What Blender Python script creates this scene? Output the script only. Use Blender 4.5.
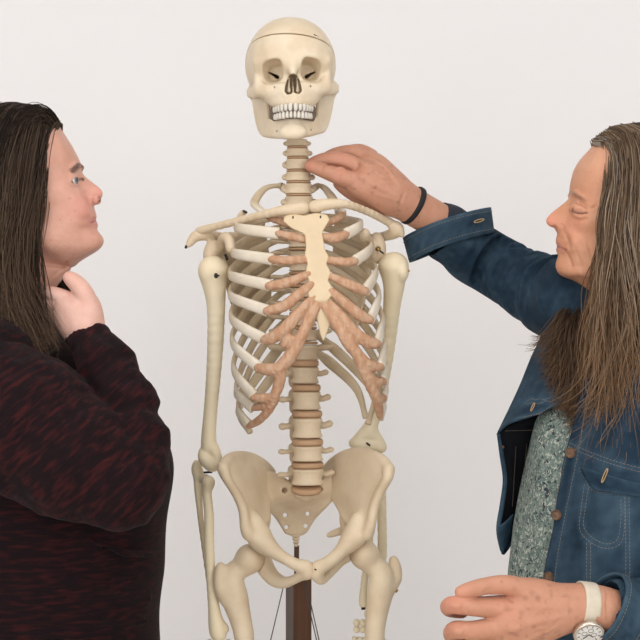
import bpy, bmesh, math, random
import numpy as np
from mathutils import Vector, Matrix

for _o in list(bpy.data.objects):
    bpy.data.objects.remove(_o, do_unlink=True)
SC = bpy.context.scene
COL = SC.collection
random.seed(7)
RNG = np.random.default_rng(11)

# ------------------------------------------------------------------ camera
CAM_D, CAM_Z, FPX = 2.6, 1.29, 1612.0
cam_data = bpy.data.cameras.new('camera')
cam = bpy.data.objects.new('camera', cam_data)
COL.objects.link(cam)
cam.location = (0.0, -CAM_D, CAM_Z)
cam.rotation_euler = (math.pi / 2, 0, 0)
cam_data.sensor_fit = 'HORIZONTAL'
cam_data.sensor_width = 36.0
cam_data.lens = 36.0 * FPX / 640.0
cam_data.clip_start = 0.05
SC.camera = cam

# ------------------------------------------------------------------ world, lights, exposure
world = bpy.data.worlds.new('world')
SC.world = world
world.use_nodes = True
world.node_tree.nodes['Background'].inputs[0].default_value = (0.985, 0.985, 1.0, 1)
world.node_tree.nodes['Background'].inputs[1].default_value = 1.0
SC.view_settings.view_transform = 'Standard'
SC.view_settings.look = 'None'
SC.view_settings.exposure = -0.27
SC.view_settings.gamma = 1.0
SC.view_settings.use_curve_mapping = False


def area_light(name, loc, target, sx, sy, power, color):
    ld = bpy.data.lights.new(name, 'AREA')
    ld.shape = 'RECTANGLE'
    ld.size, ld.size_y = sx, sy
    ld.energy = power
    ld.color = color
    o = bpy.data.objects.new(name, ld)
    COL.objects.link(o)
    o.location = loc
    o.rotation_euler = (Vector(target) - Vector(loc)).to_track_quat('-Z', 'Y').to_euler()
    return o


area_light('window_daylight', (-2.1, -3.7, 1.7), (0.1, 0.0, 1.1), 2.2, 1.8, 52, (1.0, 0.985, 0.985))
area_light('window_daylight', (2.2, -3.7, 1.7), (0.0, 0.0, 1.1), 1.6, 1.6, 42, (1.0, 0.985, 0.98))
area_light('ceiling_panel_light', (0.0, -1.5, 2.8), (0.0, -1.3, 0.0), 2.4, 1.4, 20, (1.0, 0.98, 0.97))

# ------------------------------------------------------------------ pixel <-> place
def S(y=0.0):
    return FPX / (CAM_D + y)          # pixels per metre at depth y


def P(px, py, y=0.0):
    k = (CAM_D + y) / FPX
    return np.array([(px - 320.0) * k, y, CAM_Z + (320.0 - py) * k])


U = 1.0 / 620.0                        # one photo pixel at the skeleton, in metres

# ------------------------------------------------------------------ object helpers
def link(o, parent=None):
    COL.objects.link(o)
    if parent is not None:
        o.parent = parent
    return o


def empty(name, loc):
    o = bpy.data.objects.new(name, None)
    o.location = loc
    o.empty_display_size = 0.05
    return link(o)


def tag(o, label=None, cat=None, group=None, kind=None):
    if label:
        o['label'] = label
    if cat:
        o['category'] = cat
    if group:
        o['group'] = group
    if kind:
        o['kind'] = kind
    return o


def raw_mesh(name, V, Fq, smooth=True, mat=None, col=None):
    """V (n,3), Fq (m,k) int array or list of arrays (different k)"""
    V = np.asarray(V, dtype=np.float32)
    groups = Fq if isinstance(Fq, list) else [Fq]
    groups = [np.asarray(g, dtype=np.int32) for g in groups if len(g)]
    me = bpy.data.meshes.new(name)
    me.vertices.add(len(V))
    me.vertices.foreach_set('co', V.ravel())
    nl = sum(g.size for g in groups)
    npoly = sum(len(g) for g in groups)
    me.loops.add(nl)
    me.polygons.add(npoly)
    me.loops.foreach_set('vertex_index', np.concatenate([g.ravel() for g in groups]))
    starts, off = [], 0
    for g in groups:
        starts.append(off + np.arange(len(g)) * g.shape[1])
        off += g.size
    me.polygons.foreach_set('loop_start', np.concatenate(starts).astype(np.int32))
    me.update(calc_edges=True)
    me.validate()
    me.polygons.foreach_set('use_smooth', np.full(len(me.polygons), smooth))
    if col is not None:
        a = me.color_attributes.new('Col', 'FLOAT_COLOR', 'POINT')
        c = np.ones((len(V), 4), dtype=np.float32)
        c[:, :3] = col
        a.data.foreach_set('color', c.ravel())
    if mat is not None:
        me.materials.append(mat)
    return me


def mobj(name, V, Fq, mat, parent=None, smooth=True, col=None):
    """mesh object; V in world coordinates, origin moved to the parent's place"""
    V = np.asarray(V, dtype=np.float64)
    base = np.zeros(3)
    p = parent
    while p is not None:
        base += np.array(p.location)
        p = p.parent
    o0 = V.mean(axis=0) if parent is None else base
    me = raw_mesh(name, V - o0, Fq, smooth, mat, col)
    o = bpy.data.objects.new(name, me)
    link(o, parent)
    if parent is None:
        o.location = o0
    return o


# ------------------------------------------------------------------ signed-distance modelling
class Field:
    def __init__(s, lo, hi, h, pad=0.012):
        s.h = h
        s.pad = pad
        s.lo = np.array(lo, dtype=float)
        n = np.ceil((np.array(hi) - s.lo) / h).astype(int) + 1
        s.n = n
        s.ax = [s.lo[i] + h * np.arange(n[i]) for i in range(3)]
        s.A = np.full(n, 1.0, dtype=np.float32)

    def reg(s, lo, hi):
        sl, ok = [], True
        for i in range(3):
            a = max(0, int(math.floor((lo[i] - s.lo[i]) / s.h)))
            b = min(s.n[i], int(math.ceil((hi[i] - s.lo[i]) / s.h)) + 1)
            if b <= a:
                return None
            sl.append(slice(a, b))
        sl = tuple(sl)
        return (sl, s.ax[0][sl[0]][:, None, None], s.ax[1][sl[1]][None, :, None], s.ax[2][sl[2]][None, None, :])

    def put(s, sl, d, k, op):
        a = s.A[sl]
        d = d.astype(np.float32)
        if op == 'sub':
            d = -d
        if k <= 0:
            s.A[sl] = np.minimum(a, d) if op == 'add' else np.maximum(a, d)
            return
        if op == 'add':
            t = np.clip(0.5 + 0.5 * (d - a) / k, 0, 1)
            s.A[sl] = d * (1 - t) + a * t - k * t * (1 - t)
        else:
            t = np.clip(0.5 - 0.5 * (d - a) / k, 0, 1)
            s.A[sl] = d * (1 - t) + a * t + k * t * (1 - t)

    def cone(s, a, b, ra, rb, k=0.0, op='add'):
        a, b = np.asarray(a, float), np.asarray(b, float)
        m = max(ra, rb) + s.pad + k
        g = s.reg(np.minimum(a, b) - m, np.maximum(a, b) + m)
        if g is None:
            return
        sl, X, Y, Z = g
        ab = b - a
        L = float(ab @ ab) + 1e-12
        t = np.clip(((X - a[0]) * ab[0] + (Y - a[1]) * ab[1] + (Z - a[2]) * ab[2]) / L, 0, 1)
        d = np.sqrt((X - a[0] - t * ab[0]) ** 2 + (Y - a[1] - t * ab[1]) ** 2 + (Z - a[2] - t * ab[2]) ** 2)
        s.put(sl, d - (ra + (rb - ra) * t), k, op)

    def chain(s, pts, rad, k=0.0, op='add', inner=None):
        """round-cone chain, unioned with itself first so joints stay clean"""
        if np.isscalar(rad):
            rad = [rad] * len(pts)
        if inner is None:
            inner = 0.35 * min(rad)
        pts = [np.asarray(p, float) for p in pts]
        m = max(rad) + s.pad + k
        lo = np.min(pts, axis=0) - m
        hi = np.max(pts, axis=0) + m
        g = s.reg(lo, hi)
        if g is None:
            return
        sl = g[0]
        D = np.full([x.stop - x.start for x in sl], 1.0, dtype=np.float32)
        ofs = [x.start for x in sl]
        for i in range(len(pts) - 1):
            a, b = pts[i], pts[i + 1]
            mm = max(rad[i], rad[i + 1]) + s.pad + k
            g2 = s.reg(np.minimum(a, b) - mm, np.maximum(a, b) + mm)
            if g2 is None:
                continue
            sl2, X, Y, Z = g2
            X, Y, Z = [v.astype(np.float32) for v in (X - a[0], Y - a[1], Z - a[2])]
            loc = tuple(slice(q_.start - o, q_.stop - o) for q_, o in zip(sl2, ofs))
            ab = (b - a).astype(np.float32)
            L = float(ab @ ab) + 1e-12
            t = np.clip((X * (ab[0] / L) + Y * (ab[1] / L) + Z * (ab[2] / L)), 0, 1)
            d = np.sqrt((X - t * ab[0]) ** 2 + (Y - t * ab[1]) ** 2 + (Z - t * ab[2]) ** 2)
            d = d - (rad[i] + (rad[i + 1] - rad[i]) * t)
            Dl = D[loc]
            if inner > 0:
                t = np.clip(0.5 + 0.5 * (d - Dl) / inner, 0, 1)
                D[loc] = d * (1 - t) + Dl * t - inner * t * (1 - t)
            else:
                D[loc] = np.minimum(d, Dl)
        s.put(sl, D, k, op)

    def ell(s, c, r, k=0.0, op='add', R=None):
        c, r = np.asarray(c, float), np.asarray(r, float)
        m = (r.max() if R is not None else r) + s.pad + k
        g = s.reg(c - m, c + m)
        if g is None:
            return
        sl, X, Y, Z = g
        X, Y, Z = X - c[0], Y - c[1], Z - c[2]
        if R is not None:
            R = np.array(R)
            X, Y, Z = [R[0, i] * X + R[1, i] * Y + R[2, i] * Z for i in range(3)]
        k0 = np.sqrt((X / r[0]) ** 2 + (Y / r[1]) ** 2 + (Z / r[2]) ** 2)
        k1 = np.sqrt((X / r[0] ** 2) ** 2 + (Y / r[1] ** 2) ** 2 + (Z / r[2] ** 2) ** 2) + 1e-9
        s.put(sl, k0 * (k0 - 1.0) / k1, k, op)

    def box(s, c, r, rnd=0.0, k=0.0, op='add', R=None):
        c, r = np.asarray(c, float), np.asarray(r, float)
        m = (np.linalg.norm(r) if R is not None else r) + s.pad + k
        g = s.reg(c - m, c + m)
        if g is None:
            return
        sl, X, Y, Z = g
        X, Y, Z = X - c[0], Y - c[1], Z - c[2]
        if R is not None:
            R = np.array(R)
            X, Y, Z = [R[0, i] * X + R[1, i] * Y + R[2, i] * Z for i in range(3)]
        q = [np.abs(X) - r[0] + rnd, np.abs(Y) - r[1] + rnd, np.abs(Z) - r[2] + rnd]
        out = np.sqrt(sum(np.maximum(v, 0) ** 2 for v in q))
        ins = np.minimum(np.maximum(np.maximum(q[0], q[1]), q[2]), 0)
        s.put(sl, out + ins - rnd, k, op)

    def splat(s, pts, rad, k=0.0, op='add'):
        """union of many small balls (a thick sheet)"""
        pts = np.asarray(pts, float)
        rad = np.broadcast_to(np.asarray(rad, float), (len(pts),))
        m = rad.max() + s.pad + k
        g = s.reg(pts.min(axis=0) - m, pts.max(axis=0) + m)
        if g is None:
            return
        sl = g[0]
        D = np.full([x.stop - x.start for x in sl], 1.0, dtype=np.float32)
        ofs = [x.start for x in sl]
        mm = s.pad * 0.6 + k
        for p, r in zip(pts, rad):
            g2 = s.reg(p - r - mm, p + r + mm)
            if g2 is None:
                continue
            sl2, X, Y, Z = g2
            loc = tuple(slice(a.start - o, a.stop - o) for a, o in zip(sl2, ofs))
            d = (np.sqrt((X - p[0]) ** 2 + (Y - p[1]) ** 2 + (Z - p[2]) ** 2) - r).astype(np.float32)
            np.minimum(D[loc], d, out=D[loc])
        s.put(sl, D, k, op)

    def blur(s, it=1):
        for _ in range(it):
            for ax in range(3):
                A = s.A
                B = A.copy()
                a = [slice(None)] * 3
                b = [slice(None)] * 3
                c = [slice(None)] * 3
                a[ax], b[ax], c[ax] = slice(1, -1), slice(0, -2), slice(2, None)
                B[tuple(a)] = 0.5 * A[tuple(a)] + 0.25 * (A[tuple(b)] + A[tuple(c)])
                s.A = B
        return s

    def mesh(s, A=None):
        A = s.A if A is None else A
        A = np.clip(A, -0.02, 0.02)
        ins = A < 0
        n = A.shape
        tot = np.zeros([n[0] - 1, n[1] - 1, n[2] - 1], dtype=np.int8)
        offs = [(i, j, k) for i in (0, 1) for j in (0, 1) for k in (0, 1)]
        for i, j, k in offs:
            tot += ins[i:n[0] - 1 + i, j:n[1] - 1 + j, k:n[2] - 1 + k]
        act = (tot > 0) & (tot < 8)
        idx = np.argwhere(act)
        ids = np.full(act.shape, -1, dtype=np.int32)
        ids[act] = np.arange(len(idx))
        cv = {o: A[idx[:, 0] + o[0], idx[:, 1] + o[1], idx[:, 2] + o[2]] for o in offs}
        acc = np.zeros((len(idx), 3))
        cnt = np.zeros(len(idx))
        for o in offs:
            for ax in range(3):
                if o[ax]:
                    continue
                o2 = list(o); o2[ax] = 1; o2 = tuple(o2)
                a, b = cv[o], cv[o2]
                m = (a < 0) != (b < 0)
                t = np.where(m, a / np.where(m, a - b, 1), 0)
                p = np.array(o, float)[None, :].repeat(len(idx), 0)
                p[:, ax] += t
                acc += p * m[:, None]
                cnt += m
        V = s.lo + s.h * (idx + acc / np.maximum(cnt, 1)[:, None])
        faces = []
        for ax in range(3):
            b_, c_ = (ax + 1) % 3, (ax + 2) % 3
            sl1 = [slice(1, -1)] * 3
            sl1[ax] = slice(0, -1)
            sl2 = list(sl1)
            sl2[ax] = slice(1, None)
            a, b = ins[tuple(sl1)], ins[tuple(sl2)]
            e = np.argwhere(a != b)
            flip = a[e[:, 0], e[:, 1], e[:, 2]]
            e = e.copy()
            for q in range(3):
                if q != ax:
                    e[:, q] += 1
            def cell(db, dc):
                f = e.copy()
                f[:, b_] -= db
                f[:, c_] -= dc
                return ids[f[:, 0], f[:, 1], f[:, 2]]
            q = np.stack([cell(0, 0), cell(1, 0), cell(1, 1), cell(0, 1)], axis=1)
            q[~flip] = q[~flip][:, ::-1]
            faces.append(q)
        Fq = np.concatenate(faces)
        Fq = Fq[(Fq >= 0).all(axis=1)]
        return V, Fq


def crom(pts, n):
    """Catmull-Rom resample of a polyline (any dimension), n samples per span"""
    pts = np.asarray(pts, float)
    p = np.vstack([2 * pts[0] - pts[1], pts, 2 * pts[-1] - pts[-2]])
    out = []
    for i in range(1, len(p) - 2):
        p0, p1, p2, p3 = p[i - 1], p[i], p[i + 1], p[i + 2]
        for t in np.linspace(0, 1, n, endpoint=False):
            out.append(0.5 * ((2 * p1) + (-p0 + p2) * t + (2 * p0 - 5 * p1 + 4 * p2 - p3) * t * t
                              + (-p0 + 3 * p1 - 3 * p2 + p3) * t ** 3))
    out.append(pts[-1])
    return np.array(out)


def patch(ctrl, nu, nv):
    """control grid (rows, cols, 3) -> smooth dense grid"""
    ctrl = np.asarray(ctrl, float)
    rows = np.array([crom(r, nu) for r in ctrl])
    return np.array([crom(rows[:, j], nv) for j in range(rows.shape[1])]).transpose(1, 0, 2)


def grid_faces(nr, nc, closed_c=False, ofs=0):
    f = []
    cc = nc if closed_c else nc - 1
    for i in range(nr - 1):
        for j in range(cc):
            j2 = (j + 1) % nc
            f.append((ofs + i * nc + j, ofs + i * nc + j2, ofs + (i + 1) * nc + j2, ofs + (i + 1) * nc + j))
    return np.array(f, dtype=np.int32)


def sheet(G, thick, bulge=0.0):
    """thick sheet from grid of points; returns V,F (closed)"""
    nr, nc = G.shape[:2]
    du = np.gradient(G, axis=1)
    dv = np.gradient(G, axis=0)
    N = np.cross(du, dv)
    N /= np.linalg.norm(N, axis=2, keepdims=True) + 1e-12
    th = thick if not np.isscalar(thick) else np.full((nr, nc), thick)
    A = G + N * th[..., None] / 2
    B = G - N * th[..., None] / 2
    V = np.concatenate([A.reshape(-1, 3), B.reshape(-1, 3)])
    f1 = grid_faces(nr, nc)
    f2 = grid_faces(nr, nc, ofs=nr * nc)[:, ::-1]
    m = nr * nc
    rim = []
    idx = lambda i, j: i * nc + j
    loop = [idx(0, j) for j in range(nc)] + [idx(i, nc - 1) for i in range(1, nr)] + \
           [idx(nr - 1, j) for j in range(nc - 2, -1, -1)] + [idx(i, 0) for i in range(nr - 2, 0, -1)]
    for a, b in zip(loop, loop[1:] + loop[:1]):
        rim.append((b, a, a + m, b + m))
    return V, np.concatenate([f1, f2, np.array(rim, dtype=np.int32)])


def sweep(C, ra, rb, up, ns=10, sq=2.0, caps=True):
    """sweep an (ra x rb) superellipse along points C; up (n,3) gives the ra axis"""
    C = np.asarray(C, float)
    n = len(C)
    ra = np.broadcast_to(np.asarray(ra, float), (n,))
    rb = np.broadcast_to(np.asarray(rb, float), (n,))
    T = np.gradient(C, axis=0)
    T /= np.linalg.norm(T, axis=1, keepdims=True) + 1e-12
    up = np.broadcast_to(np.asarray(up, float), (n, 3))
    A = up - (up * T).sum(1, keepdims=True) * T
    A /= np.linalg.norm(A, axis=1, keepdims=True) + 1e-12
    B = np.cross(T, A)
    th = np.linspace(0, 2 * np.pi, ns, endpoint=False)
    c, s_ = np.cos(th), np.sin(th)
    ca = np.sign(c) * np.abs(c) ** (2 / sq)
    sa = np.sign(s_) * np.abs(s_) ** (2 / sq)
    V = C[:, None] + A[:, None] * (ra[:, None] * ca)[..., None] + B[:, None] * (rb[:, None] * sa)[..., None]
    V = V.reshape(-1, 3)
    Fq = grid_faces(n, ns, True)
    groups = [Fq]
    if caps:
        V = np.vstack([V, C[0], C[-1]])
        a, b = n * ns, n * ns + 1
        tr = [(a, (j + 1) % ns, j) for j in range(ns)] + \
             [(b, (n - 1) * ns + j, (n - 1) * ns + (j + 1) % ns) for j in range(ns)]
        groups.append(np.array(tr, dtype=np.int32))
    return V, groups


def tube(C, r, ns=8):
    C = np.asarray(C, float)
    d = C[-1] - C[0]
    up = np.array([0, 0, 1.0]) if abs(d[2]) < 0.8 * np.linalg.norm(d) else np.array([0, 1.0, 0])
    return sweep(C, r, r, up, ns)


def join(parts):
    Vs, quads, tris, off = [], [], [], 0
    for V, Fg in parts:
        Vs.append(np.asarray(V))
        for g in (Fg if isinstance(Fg, list) else [Fg]):
            (quads if g.shape[1] == 4 else tris).append(g + off)
        off += len(V)
    out = []
    if quads:
        out.append(np.concatenate(quads))
    if tris:
        out.append(np.concatenate(tris))
    return np.concatenate(Vs), out


def box_vf(c, r, R=None):
    v = np.array([(x, y, z) for x in (-1, 1) for y in (-1, 1) for z in (-1, 1)], float) * np.asarray(r)
    if R is not None:
        v = v @ np.array(R).T
    f = np.array([(0, 1, 3, 2), (4, 6, 7, 5), (0, 4, 5, 1), (2, 3, 7, 6), (0, 2, 6, 4), (1, 5, 7, 3)])
    return v + np.asarray(c), f


def vnoise(p, freq, seed=0):
    """cheap smooth pseudo-noise in [-1,1] from summed sines"""
    r = np.random.default_rng(seed)
    out = np.zeros(len(p))
    for _ in range(7):
        w = r.normal(size=3)
        w *= freq * r.uniform(0.6, 1.5) / np.linalg.norm(w) * 2 * np.pi
        out += np.sin(p @ w + r.uniform(0, 6.28))
    return out / 3.2


# ------------------------------------------------------------------ materials
def mat(name, base, rough=0.6, var=None, scale=30.0, amt=0.5, stretch=(1, 1, 1), bump=0.0, bump_scale=200.0,
        rot=(0, 0, 0), vcol=False, sss=0.0, sheen=0.0, metal=0.0, spec=0.5, contrast=(0.35, 0.65), detail=4.0):
    m = bpy.data.materials.new(name)
    m.use_nodes = True
    nt = m.node_tree
    b = nt.nodes['Principled BSDF']
    b.inputs['Roughness'].default_value = rough
    b.inputs['Metallic'].default_value = metal
    b.inputs['Specular IOR Level'].default_value = spec
    if sss:
        b.inputs['Subsurface Weight'].default_value = sss
        b.inputs['Subsurface Radius'].default_value = (0.9, 0.35, 0.2)
        b.inputs['Subsurface Scale'].default_value = 0.008
    if sheen:
        b.inputs['Sheen Weight'].default_value = sheen
    tc = nt.nodes.new('ShaderNodeTexCoord')
    mp = nt.nodes.new('ShaderNodeMapping')
    if any(rot):
        mp.vector_type = 'TEXTURE'
        mp.inputs['Scale'].default_value = [1.0 / v for v in stretch]
    else:
        mp.inputs['Scale'].default_value = stretch
    mp.inputs['Rotation'].default_value = rot
    nt.links.new(tc.outputs['Object'], mp.inputs['Vector'])
    src = None
    if vcol:
        at = nt.nodes.new('ShaderNodeAttribute')
        at.attribute_name = 'Col'
        src = at.outputs['Color']
    if var is not None:
        nz = nt.nodes.new('ShaderNodeTexNoise')
        nz.inputs['Scale'].default_value = scale
        nz.inputs['Detail'].default_value = detail
        nt.links.new(mp.outputs['Vector'], nz.inputs['Vector'])
        rp = nt.nodes.new('ShaderNodeMapRange')
        rp.inputs[1].default_value, rp.inputs[2].default_value = contrast
        rp.inputs[4].default_value = amt
        nt.links.new(nz.outputs['Fac'], rp.inputs[0])
        mx = nt.nodes.new('ShaderNodeMix')
        mx.data_type = 'RGBA'
        if vcol:
            mx.blend_type = 'MULTIPLY'
        mx.inputs[6].default_value = (*base, 1)
        mx.inputs[7].default_value = (*var, 1)
        nt.links.new(rp.outputs[0], mx.inputs[0])
        if src is not None:
            nt.links.new(src, mx.inputs[6])
        src = mx.outputs[2]
    if src is not None:
        nt.links.new(src, b.inputs['Base Color'])
    else:
        b.inputs['Base Color'].default_value = (*base, 1)
    if bump:
        n2 = nt.nodes.new('ShaderNodeTexNoise')
        n2.inputs['Scale'].default_value = bump_scale
        n2.inputs['Detail'].default_value = 3
        nt.links.new(mp.outputs['Vector'], n2.inputs['Vector'])
        bp = nt.nodes.new('ShaderNodeBump')
        bp.inputs['Strength'].default_value = bump
        bp.inputs['Distance'].default_value = 0.002
        nt.links.new(n2.outputs['Fac'], bp.inputs['Height'])
        nt.links.new(bp.outputs['Normal'], b.inputs['Normal'])
    return m


def srgb(r, g, b):
    f = lambda c: (c / 255) / 12.92 if c / 255 <= 0.04045 else ((c / 255 + 0.055) / 1.055) ** 2.4
    return (f(r), f(g), f(b))


# ------------------------------------------------------------------ the room
M_WALL = mat('wall_paint', (0.895, 0.887, 0.883), 0.9, var=(0.88, 0.868, 0.863), scale=1.5, amt=0.6, bump=0.05, bump_scale=300)
M_FLOOR = mat('floor_vinyl', (0.78, 0.73, 0.68), 0.5, var=(0.70, 0.65, 0.60), scale=6, amt=0.7)
WX, WY, WF, WH = 3.2, 1.15, -4.2, 2.9


def slab(name, c, r, m):
    V, Fq = box_vf(c, r)
    return tag(mobj(name, V, Fq, m, smooth=False), kind='structure')


slab('wall_back', (0, WY + 0.05, WH / 2), (WX + 0.1, 0.05, WH / 2), M_WALL)
slab('wall_left', (-WX - 0.05, (WY + WF) / 2, WH / 2), (0.05, (WY - WF) / 2, WH / 2), M_WALL)
slab('wall_right', (WX + 0.05, (WY + WF) / 2, WH / 2), (0.05, (WY - WF) / 2, WH / 2), M_WALL)
slab('floor', (0, (WY + WF) / 2, -0.05), (WX + 0.1, (WY - WF) / 2 + 0.1, 0.05), M_FLOOR)
slab('ceiling', (0, (WY + WF) / 2, WH + 0.05), (WX + 0.1, (WY - WF) / 2 + 0.1, 0.05), M_WALL)
slab('baseboard_back', (0, WY - 0.008, 0.05), (WX, 0.008, 0.05), M_WALL)
# ================================================================== the skeleton
BONE = (0.70, 0.585, 0.42)
M_SKULL = mat('skull_bone', (0.73, 0.63, 0.475), 0.5, var=(0.60, 0.46, 0.29), scale=26, amt=0.6, bump=0.12, bump_scale=260)
M_BONE = mat('bone', (0.70, 0.575, 0.405), 0.55, var=(0.58, 0.44, 0.285), scale=26, amt=0.6, bump=0.15, bump_scale=240)
M_ARM = mat('arm_bone', (0.80, 0.70, 0.50), 0.5, var=(0.73, 0.60, 0.38), scale=9, amt=0.6, stretch=(2.2, 2.2, 0.35), bump=0.1)
M_RIB = mat('rib_bone', (0.6, 0.5, 0.4), 0.55, var=(0.82, 0.76, 0.66), scale=30, amt=0.6, vcol=True, bump=0.12)
M_CART = mat('cartilage', (0.47, 0.255, 0.145), 0.75, var=(0.56, 0.375, 0.25), scale=90, amt=0.75, stretch=(1.6, 1, 0.7),
             bump=0.5, bump_scale=160, contrast=(0.4, 0.6))
M_STERN = mat('sternum_bone', (0.68, 0.545, 0.355), 0.6, var=(0.60, 0.46, 0.285), scale=35, amt=0.5, bump=0.1)
M_DISC = mat('disc', (0.53, 0.34, 0.20), 0.65, var=(0.40, 0.23, 0.12), scale=70, amt=0.6, stretch=(1, 1, 2.5))
M_TOOTH = mat('tooth_enamel', (0.66, 0.62, 0.54), 0.35)
M_GAP_SHADE = mat('painted_gap_shade', (0.14, 0.10, 0.07), 0.7)  # dark colour standing in for shade between the teeth
M_DARK = mat('dark_screw', (0.035, 0.03, 0.028), 0.45, metal=0.6)
M_BRASS = mat('brass_nut', (0.45, 0.27, 0.10), 0.4, metal=0.9)
M_WIRE = mat('wire', (0.06, 0.055, 0.05), 0.5, metal=0.3)
M_WOOD = mat('dark_wood', (0.055, 0.021, 0.008), 0.42, var=(0.11, 0.042, 0.016), scale=18, amt=0.8, stretch=(5, 5, 0.35))

SKL = empty('anatomical_skeleton', (0.0, 0.02, 0.0))
tag(SKL, 'life-size human skeleton model standing upright between the two women', 'skeleton')


def q(px, py, d):
    """photo pixel with depth in skeleton-pixels (d<0 is nearer the camera)"""
    return P(px, py, d * U)


def poly_sdf(px, pz, poly):
    """signed distance to polygon, px,pz arrays"""
    d = np.full(px.shape, 1e9)
    sgn = np.ones(px.shape)
    n = len(poly)
    for i in range(n):
        a, b = np.array(poly[i]), np.array(poly[i - 1])
        e = b - a
        wx, wz = px - a[0], pz - a[1]
        t = np.clip((wx * e[0] + wz * e[1]) / (e @ e), 0, 1)
        d = np.minimum(d, (wx - e[0] * t) ** 2 + (wz - e[1] * t) ** 2)
        c1, c2, c3 = pz >= a[1], pz < b[1], e[0] * wz > e[1] * wx
        fl = (c1 & c2 & c3) | (~c1 & ~c2 & ~c3)
        sgn = np.where(fl, -sgn, sgn)
    return sgn * np.sqrt(d)


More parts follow.
